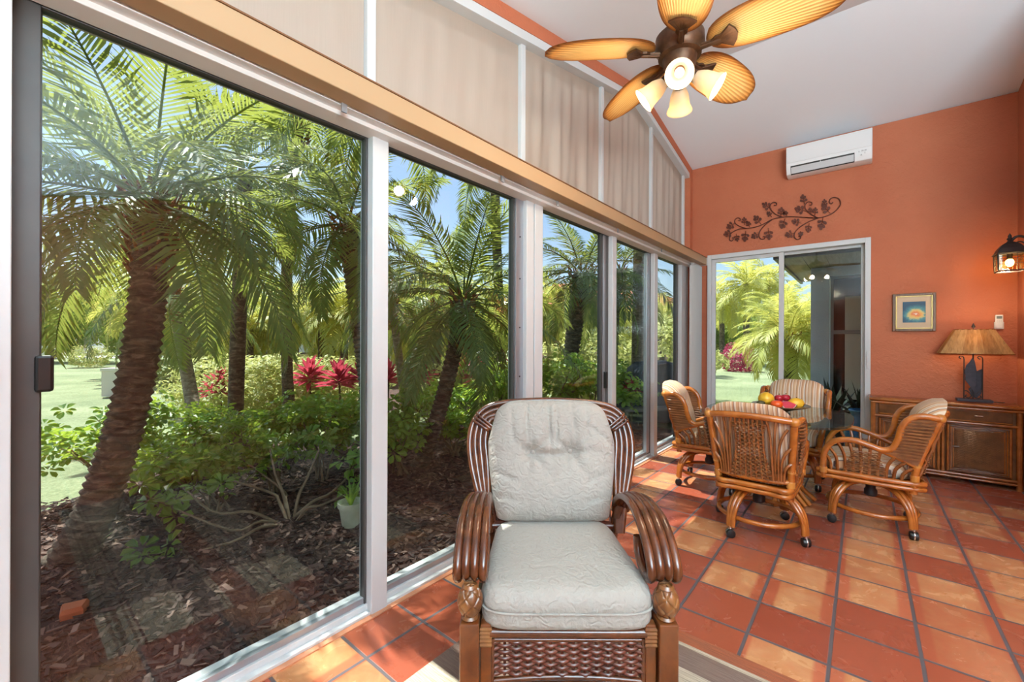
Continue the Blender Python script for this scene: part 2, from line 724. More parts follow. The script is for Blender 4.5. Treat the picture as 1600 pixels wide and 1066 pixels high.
m = MB().box((0.03, 0.462, 0.90), (0.06, 0.498, 1.06))
build('handle', m, M['black'], d1, 0, bevel=0.006)
w3 = pane('window_3', 3.855, 4.86, 0, M['dark_frame'], (0.012, 0.09), label='sliding window with a silver stile, third from the far corner')
m = MB().box((-0.01, 0.36, 0.06), (0.03, 0.44, 2.36))
build('stile', m, M['silver'], w3, 0, bevel=0.003)
pane('window_4', 4.94, 5.82, 0, M['dark_frame'], (0.012, 0.09), label='last sliding window, beside the far corner')

# gable windows: white frame with mullions, glass and five fabric panels
m = MB()
strip(m, -0.1, 6.07, BD, BD + FRW, -1.97, -1.847)
MULL = [-0.02, 1.183, 2.413, 3.625, 4.85, 6.0]
for y in MULL:
    m.box((-1.97, y - 0.024, 2.50), (-1.895, y + 0.024, zc(y) - BD - 0.05))
g = struct('window_5', m, M['white'], smooth=0, bevel=0.002, label='gable window of five tall lights with a sloping head', cat='window')
for a, b in zip(MULL[:-1], MULL[1:]):
    m = MB()
    ys = [a + 0.02, b - 0.02] if not a < 4.42 < b else [a + 0.02, 4.42, b - 0.02]
    m.prism([(ys[0], 2.51), (ys[-1], 2.51)] + [(y, zc(y) - BD - 0.05) for y in reversed(ys)], -1.962, -1.956, 'x')
    build('glass', m, M['glass_dark'], g, 0)


def fabric_mat():
    t = NT('sheer_fabric')
    v = t.coord('Object', (1, 1, 1))
    nz = t.noise(t.coord('Object', (300, 300, 6)), 1.0, 2)
    c = t.mix(nz, lin((182, 166, 152)), lin((194, 178, 164)))
    d = t.n('BsdfDiffuse')
    t.set(d, 0, c)
    tr = t.n('BsdfTranslucent')
    t.set(tr, 0, lin((226, 208, 196)))
    mx = t.n('MixShader')
    t.set(mx, 0, 0.25)
    t.t.links.new(d.outputs[0], mx.inputs[1])
    t.t.links.new(tr.outputs[0], mx.inputs[2])
    t.t.links.new(mx.outputs[0], t.out.inputs[0])
    return t.m


M['fabric'] = fabric_mat()
FLAB = ['widest-looking beige fabric panel at the left, smooth, with frond shadows',
        'second beige fabric panel from the left, smooth, with soft frond shadows',
        'middle beige fabric panel, rumpled, behind the tip of a fan blade',
        'beige pleated fabric panel under the ridge of the gable',
        'narrowest-looking beige fabric panel, next to the far orange wall']
for i, (a, b) in enumerate(zip(MULL[:-1], MULL[1:])):
    m = MB()
    amp = [0.002, 0.003, 0.009, 0.009, 0.009][i]
    rr = random.Random(i)
    ph = [rr.uniform(0, 6) for _ in range(5)]
    NU, NV = 60, 24
    y0, y1 = a + 0.026, b - 0.026

    def P(iu, iv):
        u, w = iu / (NU - 1), iv / (NV - 1)
        y = y0 + (y1 - y0) * u
        z = 2.505 + (zc(y) - BD - FRW + 0.012 - 2.505) * w
        e = min(1, 8 * u) * min(1, 8 * (1 - u)) * min(1, 6 * (1 - w))
        x = amp * e * (math.sin(19 * u + ph[0] + 1.5 * w * math.sin(ph[1])) + 0.8 * math.sin(33 * u + ph[2] + w * 2.2) + 0.6 * math.sin(52 * u + ph[3] - w * 3))
        return (-1.925 + x, y, z)
    m.grid(P, NU, NV)
    o = build('fabric_panel', m, M['fabric'], None, 180)
    tag(o, FLAB[i], 'fabric panel', 'fabric panels in the gable window')

# valance with track clips, blinds stacked under its far end
t = thing('window_valance', 'long cream valance above the sliding windows', 'valance', (-1.66, 3.0, 2.43))
m = MB().box((-0.075, -3.1, -0.045), (0.02, 3.14, 0.05))
build('board', m, M['valance'], t, 0, bevel=0.004)
M['brown'] = pm('brown_edge', (120, 78, 44), 0.5)
build('edging', MB().box((-0.078, -3.1, 0.05), (0.024, 3.12, 0.056)), M['brown'], t, 0)
build('end_cap', MB().box((-0.08, 3.14, -0.05), (0.025, 3.155, 0.054)), M['white'], t, 0, bevel=0.003)
M['clip'] = pm('grey_clip', (138, 138, 140), 0.5)
for y in (0.95, 2.0, 2.62, 3.62, 4.72):
    build('clip', MB().box((-0.078, y - 3.0 - 0.012, -0.082), (-0.07, y - 3.0 + 0.012, -0.04)), M['clip'], t, 0)
t = thing('vertical_blind', 'grey vertical blind drawn back to the far corner', 'blind', (-1.735, 6.0, 0.0))
M['blind'] = pm('blind_fabric', (196, 194, 192), 0.7)
build('head_track', MB().box((-0.02, -0.16, 2.36), (0.02, 0.13, 2.385)), M['white'], t, 0)
for k in range(9):
    y = -0.14 + k * 0.03
    m = MB()
    m.grid(lambda i, j: (-0.045 + 0.0113 * i, y + 0.004 * math.sin(i / 8 * PI), 0.04 + 2.32 * j), 9, 2)
    build('vane', m, M['blind'], t, 180)

# far sliding door
t = sroot('door_2', 'white framed sliding glass door in the orange end wall', 'door', (-0.782, YB, 0))
x0, x1 = -1.633 + 0.782, 0.069 + 0.782
m = MB()
m.box((x0, -0.03, 0), (x0 + 0.05, 0.15, 2.512)).box((x1 - 0.05, -0.03, 0), (x1, 0.15, 2.512)).box((x0 + 0.05, -0.03, 2.455), (x1 - 0.05, 0.15, 2.512)).box((x0 + 0.05, -0.02, 0), (x1 - 0.05, 0.15, 0.03))
build('frame', m, M['white'], t, 0, bevel=0.004)


def sash(xa, xb, y, name, sl, sr, top, bot=0.07):
    m = MB()
    m.box((xa, y - 0.016, 0.03), (xa + sl, y + 0.016, 2.455)).box((xb - sr, y - 0.016, 0.03), (xb, y + 0.016, 2.455))
    m.box((xa + sl, y - 0.016, 2.455 - top), (xb - sr, y + 0.016, 2.455)).box((xa + sl, y - 0.016, 0.03), (xb - sr, y + 0.016, 0.03 + bot))
    s = build(name, m, M['white'], t, 0, bevel=0.003)
    build('glass', MB().box((xa + sl, y - 0.003, 0.03 + bot), (xb - sr, y + 0.003, 2.455 - top)), M['glass'], s, 0)
    return s


s1 = sash(x0 + 0.05, 0.03, 0.03, 'sash', 0.045, 0.054, 0.045)
s2 = sash(-0.02, x1 - 0.05, 0.085, 'sash', 0.04, 0.035, 0.03)
build('latch', MB().box((x1 - 0.035, -0.045, 1.05), (x1 - 0.012, -0.03, 1.25)), M['white'], t, 0, bevel=0.003)

# ---------------------------------------------------------------- furniture materials
def pole_mat(name, a, b, rough=0.22):
    t = NT(name)
    v = t.coord('Object', (9, 9, 9))
    n1 = t.noise(v, 1.2, 3, 0.6, 0.5)
    c = t.ramp(n1, [(0.3, lin(a)), (0.7, lin(b))])
    p = t.principled(Base_Color=c, Roughness=rough)
    t.set(p, 'Coat Weight', 0.5)
    t.set(p, 'Coat Roughness', 0.12)
    return t.m


M['rattan'] = pole_mat('honey_rattan', (150, 78, 24), (190, 112, 42))
M['rattan_wrap'] = pole_mat('rattan_wrapping', (176, 106, 38), (204, 136, 58), 0.35)
M['rattan_brown'] = pole_mat('brown_rattan', (128, 74, 36), (164, 98, 50))
M['wicker'] = pole_mat('brown_wicker', (112, 68, 36), (150, 96, 54), 0.45)
M['dark_pole'] = pole_mat('mahogany_rattan', (64, 32, 17), (108, 58, 29), 0.22)
M['dark_wood'] = pole_mat('mahogany_wood', (92, 46, 18), (128, 70, 30), 0.28)
M['dark_wicker'] = pole_mat('mahogany_wicker', (70, 32, 22), (106, 52, 34), 0.35)
M['carved'] = pole_mat('carved_wood', (96, 54, 24), (150, 98, 50), 0.35)
M['cane'] = pole_mat('side_cane', (104, 62, 32), (140, 88, 48), 0.5)


def cream_mat():
    t = NT('cream_damask')
    v = t.coord('Object', (1, 1, 1))
    n1 = t.noise(t.coord('Object', (14, 14, 14)), 1.0, 4, 0.6, 1.6)
    wv = t.n('TexWave', wave_type='RINGS')
    t.set(wv, 'Vector', v)
    t.set(wv, 'Scale', 9.0)
    t.set(wv, 'Distortion', 14.0)
    t.set(wv, 'Detail', 2.0)
    t.set(wv, 'Detail Scale', 2.2)
    c = t.mix(t.math('MULTIPLY', n1, 0.6), lin((166, 161, 152)), lin((150, 144, 135)))
    h = t.math('ADD', t.math('MULTIPLY', wv.outputs['Fac'], 0.35), t.math('MULTIPLY', t.noise(v, 260, 2), 0.25))
    h = t.math('ADD', h, t.math('MULTIPLY', n1, 0.8))
    t.principled(Base_Color=c, Roughness=0.75, Normal=t.bump(h, 0.6, 0.008), Sheen_Weight=0.1)
    return t.m


M['cream'] = cream_mat()
M['sb_pole'] = pole_mat('amber_rattan', (142, 78, 34), (180, 108, 50))


def stripe_mat():
    """woven stripes running along the cushion, across local x"""
    t = NT('striped_fabric')
    tc = t.n('TexCoord')
    sx = t.n('SeparateXYZ')
    t.t.links.new(tc.outputs['Object'], sx.inputs[0])
    x = t.math('ADD', sx.outputs[0], t.math('MULTIPLY', t.math('SUBTRACT', t.noise(tc.outputs['Object'], 6, 2), 0.5), 0.01))
    f = t.math('FRACT', t.math('MULTIPLY', t.math('ADD', x, 1.0), 1 / 0.125))
    pal = [(0.0, (212, 176, 138)), (0.10, (168, 108, 70)), (0.13, (226, 208, 184)), (0.22, (196, 148, 108)), (0.30, (118, 98, 92)), (0.33, (230, 214, 194)),
           (0.42, (208, 164, 124)), (0.52, (180, 120, 82)), (0.56, (222, 198, 170)), (0.66, (150, 118, 102)), (0.69, (226, 206, 182)), (0.78, (204, 156, 114)),
           (0.88, (124, 82, 62)), (0.905, (220, 192, 160))]
    c = t.ramp(f, [(p, lin(k)) for p, k in pal], 'CONSTANT')
    t.principled(Base_Color=c, Roughness=0.8, Normal=t.bump(t.noise(tc.outputs['Object'], 220, 2), 0.2, 0.003))
    return t.m


M['stripe'] = stripe_mat()


def superfoot(a, b, p, n=64, cx=0, cy=0):
    out = []
    for k in range(n):
        th = 2 * PI * k / n
        c, s = math.cos(th), math.sin(th)
        out.append((cx + a * math.copysign(abs(c) ** (2 / p), c), cy + b * math.copysign(abs(s) ** (2 / p), s)))
    return out


# ---------------------------------------------------------------- the big armchair
def wrap(m, pts, rr, r=0.004):
    """a flat lashing: closed thin rings side by side; pts = ring centres, rr = (half width x, half width along N) in given axes"""
    for c, ax, ay, hx, hy in pts:
        m.tube([Vector(c) + Vector(ax) * (hx * math.cos(2 * PI * k / 14)) + Vector(ay) * (hy * math.sin(2 * PI * k / 14)) for k in range(14)], r, 5, closed=True)


fwd = Vector((-math.sin(YAW), math.cos(YAW), 0))
rgt = Vector((math.cos(YAW), math.sin(YAW), 0))
base = rgt * 0.192 + fwd * 1.80
ac = thing('armchair', 'dark rattan armchair with cream tufted cushions in the foreground', 'armchair', base, YAW)
ARM = [(0.19, 0.575), (0.15, 0.635), (0.05, 0.69), (-0.08, 0.715), (-0.2, 0.70), (-0.30, 0.65), (-0.352, 0.585), (-0.335, 0.548), (-0.28, 0.54), (-0.225, 0.555), (-0.195, 0.59), (-0.19, 0.63)]
for s in (-1, 1):
    m = MB()
    for k in range(4):
        pts = []
        for i, (y, z) in enumerate(ARM):
            f = min(1, i / 4)
            x = (0.292 + 0.018 * k) * (1 - f) + (0.288 + 0.0295 * k) * f
            pts.append((s * x, y, z - (0.006 if k in (0, 3) else 0)))
        m.tube(pts, 0.0165, 10, smooth=5)
    build('armrest', m, M['dark_pole'], ac, 60)
    # front post with carved ball
    m = MB().box((s * 0.297, -0.405, 0.0), (s * 0.362, -0.34, 0.428))
    leg = build('front_leg', m, M['dark_wood'], ac, 0, bevel=0.005)
    m = MB()
    m.lathe([(0.026, 0.428), (0.03, 0.434), (0.024, 0.442)], 20, (s * 0.33, -0.37, 0), cap=False)
    m.ell((s * 0.33, -0.37, 0.487), (0.041, 0.041, 0.052), 80, 48,
          lambda d: 1.03 - 0.075 * (1 if min(abs(math.sin(math.atan2(d.y, d.x) * 2.5 + d.z * 3.4)), abs(math.sin(math.atan2(d.y, d.x) * 2.5 - d.z * 3.4))) < 0.2 else 0) + 0.03 * abs(math.sin(math.atan2(d.y, d.x) * 5 + 1)))
    m.lathe([(0.022, 0.53), (0.028, 0.535), (0.022, 0.545)], 20, (s * 0.33, -0.37, 0), cap=False)
    build('carved_ball', m, M['carved'], leg, 40)
    # inner post with lashing
    m = MB().box((s * 0.258, -0.385, 0.10), (s * 0.294, -0.35, 0.415))
    ip = build('inner_post', m, M['dark_wood'], ac, 0, bevel=0.004)
    m = MB()
    m.rings([(s * 0.276 - 0.021, -0.389), (s * 0.276 + 0.021, -0.389), (s * 0.276 + 0.021, -0.346), (s * 0.276 - 0.021, -0.346)], [(0.0 if j % 2 else 0.003, 0.34 + 0.0065 * j) for j in range(11)])
    build('lashing', m, M['carved'], ip, 0)
    # rear leg, side rail and the support that rises to the arm
    m = MB().tube([(s * 0.27, 0.30, 0.0), (s * 0.275, 0.24, 0.25), (s * 0.29, 0.18, 0.5), (s * 0.31, 0.17, 0.60)], 0.022, 10, smooth=5)
    build('rear_leg', m, M['dark_pole'], ac, 60)
    m = MB()
    for z in (0.10, 0.36, 0.395):
        m.tube([(s * 0.315, -0.36, z), (s * 0.285, 0.25, z)], 0.018, 8)
    build('side_rail', m, M['dark_pole'], ac, 60)
# back frame: four nested poles
m = MB()
for k in range(4):
    o = 0.0255 * k
    w = 1.0
    half = [(0.315 - 0.3 * o, 0.48), (0.345 - 0.6 * o, 0.62), (0.385 - o, 0.76), (0.398 - o, 0.87), (0.378 - o, 0.96), (0.32 - 0.85 * o, 1.022 - 0.7 * o), (0.22 - 0.4 * o, 1.047 - o), (0.1, 1.056 - o)]
    pts = [(-x, 0.145 + (z - 0.48) * 0.36, z) for x, z in half] + [(0, 0.145 + (1.058 - o - 0.48) * 0.36, 1.058 - o)] + [(x, 0.145 + (z - 0.48) * 0.36, z) for x, z in reversed(half)]
    m.tube(pts, 0.0148, 10, smooth=5)
bf = build('back_frame', m, M['dark_pole'], ac, 60)
for s in (-1, 1):
    m = MB()
    for j in range(3):
        a = Vector((s * (0.362 + 0.010 * j), 0.318 - 0.002 * j, 0.995 - 0.014 * j))
        b = Vector((s * (0.275 + 0.016 * j), 0.295 - 0.002 * j, 0.93 - 0.004 * j))
        m.tube([a + Vector((0, 0.02, 0.005)), a + Vector((0, -0.016, 0)), (a + b) / 2 + Vector((0, -0.02, 0)), b + Vector((0, -0.016, 0)), b + Vector((0, 0.02, 0))], 0.0065, 6, smooth=3)
    build('lashing', m, M['dark_pole'], bf, 60)
m = MB()
m.tube([(-0.30, 0.17, 0.5), (0, 0.2, 0.5), (0.30, 0.17, 0.5)], 0.016, 8, smooth=5)
m.weave((-0.27, 0.175, 0.5), (1, 0, 0), (0, 0.34, 1), (0, -1, 0), 0.54, 0.53, 16, 12, 0.006, 0.006)
build('back_panel', m, M['dark_wicker'], ac, 60)
# seat deck and front apron
m = MB()
m.box((-0.29, -0.35, 0.372), (0.29, 0.22, 0.398))
build('seat_deck', m, M['dark_wood'], ac, 0, bevel=0.004)
m = MB()
m.tube([(-0.262, -0.372, 0.382), (0.262, -0.372, 0.382)], 0.018, 10)
m.tube([(-0.262, -0.372, 0.357), (0.262, -0.372, 0.357)], 0.008, 8)
build('apron_rail', m, M['dark_pole'], ac, 60)
m = MB()
m.weave((-0.252, -0.368, 0.235), (1, 0, 0), (0, 0, 1), (0, -1, 0), 0.504, 0.118, 11, 13, 0.0062, 0.0085, 6, 3)
build('apron_weave', m, M['dark_wicker'], ac, 60)
m = MB()
for z, c in ((0.228, 0.012), (0.203, 0.02)):
    m.tube([(-0.262, -0.372, z - c), (-0.13, -0.372, z), (0, -0.372, z + 0.004), (0.13, -0.372, z), (0.262, -0.372, z - c)], 0.0105 if z > 0.21 else 0.014, 8, smooth=5)
for s in (-1, 1):
    m.tube([(s * 0.254, -0.374, 0.2), (s * 0.254, -0.374, 0.365)], 0.009, 8)
m.tube([(-0.262, -0.365, 0.10), (0.262, -0.365, 0.10)], 0.014, 8)
build('apron_arch', m, M['dark_pole'], ac, 60)
build('rear_rail', MB().tube([(-0.28, 0.26, 0.36), (0.28, 0.26, 0.36)], 0.018, 8), M['dark_pole'], ac, 60)
build('rear_stretcher', MB().tube([(-0.28, 0.28, 0.10), (0.28, 0.28, 0.10)], 0.014, 8), M['dark_pole'], ac, 60)


def pillow(name, parent, mat, hw, hd, zb, prof, p=6, taper=0.0, n=72, cy=0.0, crown=0.03, fn=None):
    """box cushion: rings of a super-ellipse footprint; taper narrows it towards +y"""
    m = MB()
    foot = [(x * (1 - taper * (y / hd)), y + cy) for x, y in superfoot(hw, hd, p, n)]
    nr = []
    vs, fs = [], []
    full = list(prof)
    zt = prof[-1][1]
    last = prof[-1][0]
    for q in (0.2, 0.35, 0.55, 0.75, 0.9, 0.985):
        full.append(('s', q, zt))
    for e in full:
        for i, (x, y) in enumerate(foot):
            if e[0] == 's':
                k = (1 - e[1])
                kx, ky = k * (1 - last / hw), k * (1 - last / hd)
                z = zt + crown * (1 - (1 - e[1]) ** 2.2)
            else:
                kx, ky, z = 1 - e[0] / hw, 1 - e[0] / hd, e[1]
            px, py = x * kx, cy + (y - cy) * ky
            if fn:
                z += fn(px, py, z)
            vs.append((px, py, z))
    nn = len(foot)
    for j in range(len(full) - 1):
        for i in range(nn):
            k = (i + 1) % nn
            fs.append((j * nn + i, j * nn + k, (j + 1) * nn + k, (j + 1) * nn + i))
    fs.append(tuple(range(nn - 1, -1, -1)))
    fs.append(tuple((len(full) - 1) * nn + i for i in range(nn)))
    m.add(vs, fs)
    return build(name, m, mat, parent, 180), foot


def seatfn(x, y, z):
    if z < 0.49:
        return 0
    return 0.006 * mnoise.noise(Vector((x * 7, y * 7, 1.3))) + 0.003 * mnoise.noise(Vector((x * 22, y * 22, 4)))


sc_, foot = pillow('seat_cushion', ac, M['cream'], 0.283, 0.305, 0.4,
                   [(0.10, 0.400), (0.02, 0.4005), (0.004, 0.408), (0.0, 0.425), (0.001, 0.445), (0.003, 0.459), (0.0, 0.47), (0.0, 0.485), (0.006, 0.505), (0.02, 0.523), (0.045, 0.533)],
                   7, 0.075, 96, -0.10, 0.012, seatfn)
m = MB().tube([(x * 1.004, -0.10 + (y + 0.10) * 1.006, 0.463) for x, y in foot], 0.0042, 6, closed=True)
build('piping', m, M['cream'], sc_, 180)

# tufted back cushion
NU, NV = 72, 64
P0, P1 = Vector((0, 0.155, 0.525)), Vector((0, 0.325, 1.062))
W = (P1 - P0)
NRM = Vector((0, -W.z, W.y)).normalized()
BTN = [(-0.30, 0.55), (0.29, 0.56)]


def backpt(u, w, side):
    # map the square to the rounded outline
    hw = 0.262 + 0.045 * math.sin(min(1, w * 1.25) * PI / 2) - 0.03 * max(0, w - 0.75) / 0.25
    x = u * hw
    wr = 0.06 / 0.56
    # rounding of the upper corners
    if abs(u) > 0.5:
        q = (abs(u) - 0.5) / 0.5
        drop_t = 0.17 * (1 - math.sqrt(max(0, 1 - q ** 2.4)))
        drop_b = 0.05 * (1 - math.sqrt(max(0, 1 - q ** 3.0)))
    else:
        drop_t = drop_b = 0
    ww = drop_b + (1 - drop_t - drop_b) * w
    e = (1 - abs(u) ** 3.4) ** 0.5 * (1 - abs(2 * w - 1) ** 3.6) ** 0.5
    t = 0.088 * e if side > 0 else -0.035 * e
    if side > 0:
        for bu, bw in BTN:
            dx, dw = (u - bu) * hw, (w - bw) * 0.56
            d2 = dx * dx + dw * dw
            t -= 0.042 * math.exp(-d2 / 0.0012) + 0.014 * math.exp(-d2 / 0.012)
            an = math.atan2(dw, dx)
            t -= 0.012 * math.exp(-d2 / 0.016) * (0.5 + 0.5 * math.cos(7 * an + 1.0)) * (1 - math.exp(-d2 / 0.0006))
        # crease between the two buttons and out to the edges
        g = math.exp(-((w - 0.55 + 0.02 * math.cos(u * 6)) * 0.56) ** 2 / 0.00028)
        t -= 0.013 * g * (0.45 + 0.55 * math.exp(-(u / 0.42) ** 4)) * e
        # folds running to the top edge
        for fu, ln, am, tilt in ((-0.42, 0.30, 0.006, 0.1), (-0.06, 0.34, 0.009, 0.10), (0.10, 0.28, 0.007, -0.12), (0.34, 0.26, 0.006, 0.08), (0.62, 0.2, 0.005, -0.3), (-0.7, 0.25, 0.005, 0.3)):
            uu = u - fu - tilt * (1 - w)
            t -= 2.4 * am * math.exp(-(uu / 0.028) ** 2) * max(0, 1 - ((w - 0.80) / ln) ** 2) * e
        for fw, tl in ((0.35, 0.25), (0.72, -0.3), (0.18, 0.1)):
            for sgn in (-1, 1):
                ww2 = w - fw - tl * (abs(u) - 0.7)
                t -= 0.012 * math.exp(-(ww2 / 0.025) ** 2) * max(0, 1 - ((sgn * u - 0.78) / 0.3) ** 2) * e
        t += 0.007 * e * mnoise.noise(Vector((u * 2.2, w * 2.2, 2.0))) + 0.0028 * e * mnoise.noise(Vector((u * 9, w * 3, 5.0)))
    return P0 + W * ww + Vector((x, 0, 0)) + NRM * t


m = MB()
m.grid(lambda i, j: backpt(-1 + 2 * i / (NU - 1), j / (NV - 1), 1), NU, NV)
m.grid(lambda i, j: backpt(1 - 2 * i / (NU - 1), j / (NV - 1), -1), NU, NV)
bc = build('back_cushion', m, M['cream'], ac, 180)
for bu, bw in BTN:
    c = backpt(bu, bw, 1) + NRM * 0.004
    b = build('button', MB().ell((0, 0, 0), (0.011, 0.006, 0.011), 14, 8), M['cream'], bc, 180, loc=c)

# ---------------------------------------------------------------- dining chairs
def make_dining_chair():
    t = thing('dining_chair', '', 'chair', (0, 0, 0), 0, 'rattan dining chairs around the glass table')
    SIDE = [(0.275, 0.33), (0.277, 0.45), (0.265, 0.54), (0.21, 0.618), (0.11, 0.642), (0.01, 0.618), (-0.06, 0.597), (-0.112, 0.618), (-0.142, 0.69), (-0.158, 0.77), (-0.195, 0.83), (-0.26, 0.86), (-0.345, 0.848)]

    def hx(y, z):     # half width: flares towards the top and the front
        return 0.222 + 0.06 * max(0, min(1, (z - 0.33) / 0.4)) - 0.02 * (1 if y < -0.3 else 0)
    for s in (-1, 1):
        m = MB().tube([(s * hx(y, z), y, z) for y, z in SIDE], 0.0215, 10, smooth=5)
        a = build('arm_frame', m, M['rattan'], t, 60)
        m = MB().lathe([(0.0245 + 0.0015 * (j % 2), 0.00525 * j) for j in range(9)], 12, (s * hx(0.276, 0.4), 0.2765, 0.37))
        build('lashing', m, M['rattan_wrap'], a, 60)
        m = MB().tube([(s * 0.215, -0.222, 0.315), (s * 0.224, -0.238, 0.5), (s * 0.252, -0.348, 0.852)], 0.0225, 10, smooth=5)
        b = build('back_post', m, M['rattan'], t, 60)
        for z, y, x in ((0.40, -0.229, 0.219), (0.50, -0.2385, 0.2245)):
            m = MB().lathe([(0.0245 + 0.0025 * (j % 2), 0.00525 * j) for j in range(9)], 12, (s * x, y, z))
            build('lashing', m, M['rattan_wrap'], b, 60)
        m = MB().ell((s * 0.252, -0.348, 0.85), (0.031, 0.031, 0.03), 14, 8)
        build('corner_lashing', m, M['rattan_wrap'], b, 60)
        m = MB().tube([(s * 0.262, -0.02, 0.605), (s * 0.245, -0.13, 0.558), (s * 0.228, -0.238, 0.505)], 0.018, 8, smooth=3)
        build('brace', m, M['rattan'], t, 60)
        # woven wing between the curl of the arm and the back post
        wing = [(-0.055, 0.592), (-0.11, 0.625), (-0.138, 0.69), (-0.153, 0.77), (-0.19, 0.825), (-0.26, 0.852), (-0.335, 0.838), (-0.24, 0.515)]
        m = MB()
        n = len(wing)
        vs = [(s * (hx(y, z) - 0.008), y, z) for y, z in wing] + [(s * (hx(y, z) + 0.008), y, z) for y, z in wing]
        m.add(vs, [tuple(range(n)), tuple(range(2 * n - 1, n - 1, -1))] + [(i, (i + 1) % n, n + (i + 1) % n, n + i) for i in range(n)])
        w = build('wing_panel', m, M['cane'], t, 0)
        m = MB()
        for j in range(13):
            z = 0.56 + 0.022 * j
            # strands of the weave, clipped to the panel outline
            ys = []
            for i in range(n):
                (y0, z0), (y1, z1) = wing[i], wing[(i + 1) % n]
                if (z0 - z) * (z1 - z) < 0:
                    ys.append(y0 + (y1 - y0) * (z - z0) / (z1 - z0))
            if len(ys) >= 2:
                for q in (-1, 1):
                    m.tube([(s * (hx(y, z) + q * (0.010 + 0.003 * (i % 2))), y, z) for i, y in enumerate([max(ys) + (min(ys) - max(ys)) * k / 6 for k in range(7)])], 0.007, 5)
        build('weave', m, M['wicker'], w, 60)
        # spindles fanning up to the arm, woven between the middle ones
        m = MB()
        SP = [(0.23, 0.27, 0.52), (0.19, 0.245, 0.575), (0.145, 0.19, 0.615), (0.10, 0.125, 0.625), (0.055, 0.065, 0.62), (0.01, 0.005, 0.605), (-0.035, -0.05, 0.59), (-0.08, -0.125, 0.555), (-0.12, -0.18, 0.53), (-0.16, -0.215, 0.49)]
        for y0, y1, z1 in SP:
            zm = 0.37 + (z1 - 0.37) * 0.6
            m.tube([(s * 0.225, y0, 0.365), (s * 0.238, y0 + (y1 - y0) * 0.15, zm), (s * hx(y1, z1), y1, z1)], 0.0115, 6, smooth=4)
        build('side_spindles', m, M['rattan_brown'], t, 60)
        m = MB()
        for j in range(15):
            z = 0.375 + 0.0135 * j
            k = (j / 15)
            ya, yb = 0.17 - 0.07 * k, -0.10 + 0.07 * k
            m.tube([(s * (0.227 + 0.035 * k + (0.008 if (i + j) % 2 else -0.008)), ya + (yb - ya) * i / 8, z) for i in range(9)], 0.0048, 5)
        build('side_weave', m, M['wicker'], t, 60)
    # seat frame: doubled poles all round
    m = MB()
    for z, r in ((0.382, 0.019), (0.346, 0.017)):
        m.tube([(-0.222, -0.235, z), (-0.228, 0.27, z), (-0.16, 0.295, z), (0.16, 0.295, z), (0.228, 0.27, z), (0.222, -0.235, z), (0.10, -0.265, z), (-0.10, -0.265, z)], r, 8, closed=True, smooth=4)
    m.box((-0.215, -0.235, 0.352), (0.215, 0.27, 0.378))
    build('seat_frame', m, M['rattan'], t, 60)
    # back: top rail, low rail, fan of spindles and the woven heart
    m = MB()
    m.tube([(-0.252, -0.348, 0.852), (-0.13, -0.385, 0.866), (0, -0.396, 0.870), (0.13, -0.385, 0.866), (0.252, -0.348, 0.852)], 0.022, 10, smooth=5)
    build('top_rail', m, M['rattan'], t, 60)
    m = MB().tube([(-0.22, -0.234, 0.435), (-0.1, -0.262, 0.43), (0.1, -0.262, 0.43), (0.22, -0.234, 0.435)], 0.016, 8, smooth=5)
    build('lower_rail', m, M['rattan'], t, 60)

    def by(x, z):
        return -0.262 - (z - 0.43) * 0.29 - 0.01 + 0.6 * x * x
    m = MB()
    for x0, x1, z1 in ((0.125, 0.10, 0.86), (0.14, 0.155, 0.855), (0.155, 0.215, 0.80), (0.17, 0.235, 0.68), (0.185, 0.228, 0.57)):
        for s in (-1, 1):
            xm = x0 - 0.3 * (x1 - x0) * 0.3
            m.tube([(s * x0, by(x0, 0.43), 0.43), (s * (x0 + 0.12 * (x1 - x0)), by(x0, 0.43 + (z1 - 0.43) * 0.55), 0.43 + (z1 - 0.43) * 0.55),
                    (s * (x0 + 0.45 * (x1 - x0)), by(x0, 0.43 + (z1 - 0.43) * 0.8), 0.43 + (z1 - 0.43) * 0.82), (s * x1, by(x1, z1) + (0.01 if z1 < 0.82 else 0), z1)], 0.009, 6, smooth=4)
    for k in range(-3, 4):
        m.tube([(0.033 * k, by(0, 0.43), 0.43), (0.027 * k, by(0, 0.65), 0.65), (0.026 * k, by(0, 0.865), 0.862)], 0.008, 6)
    build('back_spindles', m, M['rattan_brown'], t, 60)
    m = MB()
    for j in range(29):
        z = 0.442 + 0.0135 * j
        w = 0.125 - 0.045 * min(1, j / 16) + (0.02 * max(0, j - 22) / 6)
        m.tube([(-w + 2 * w * i / 9, by(0, z) + (0.009 if (i + j) % 2 else -0.009), z) for i in range(10)], 0.0062, 5)
    build('back_weave', m, M['wicker'], t, 60)
    # cushions
    sc, ft = pillow('seat_cushion', t, M['stripe'], 0.215, 0.255, 0.4,
                    [(0.06, 0.392), (0.01, 0.396), (0.0, 0.42), (0.0, 0.455), (0.012, 0.485), (0.04, 0.503)], 5, -0.03, 56, 0.025, 0.02)
    N1, N2 = 30, 30
    Q0, Q1 = Vector((0, -0.19, 0.46)), Vector((0, -0.345, 0.955))
    Wd = Q1 - Q0
    Nd = Vector((0, Wd.z, -Wd.y)).normalized()

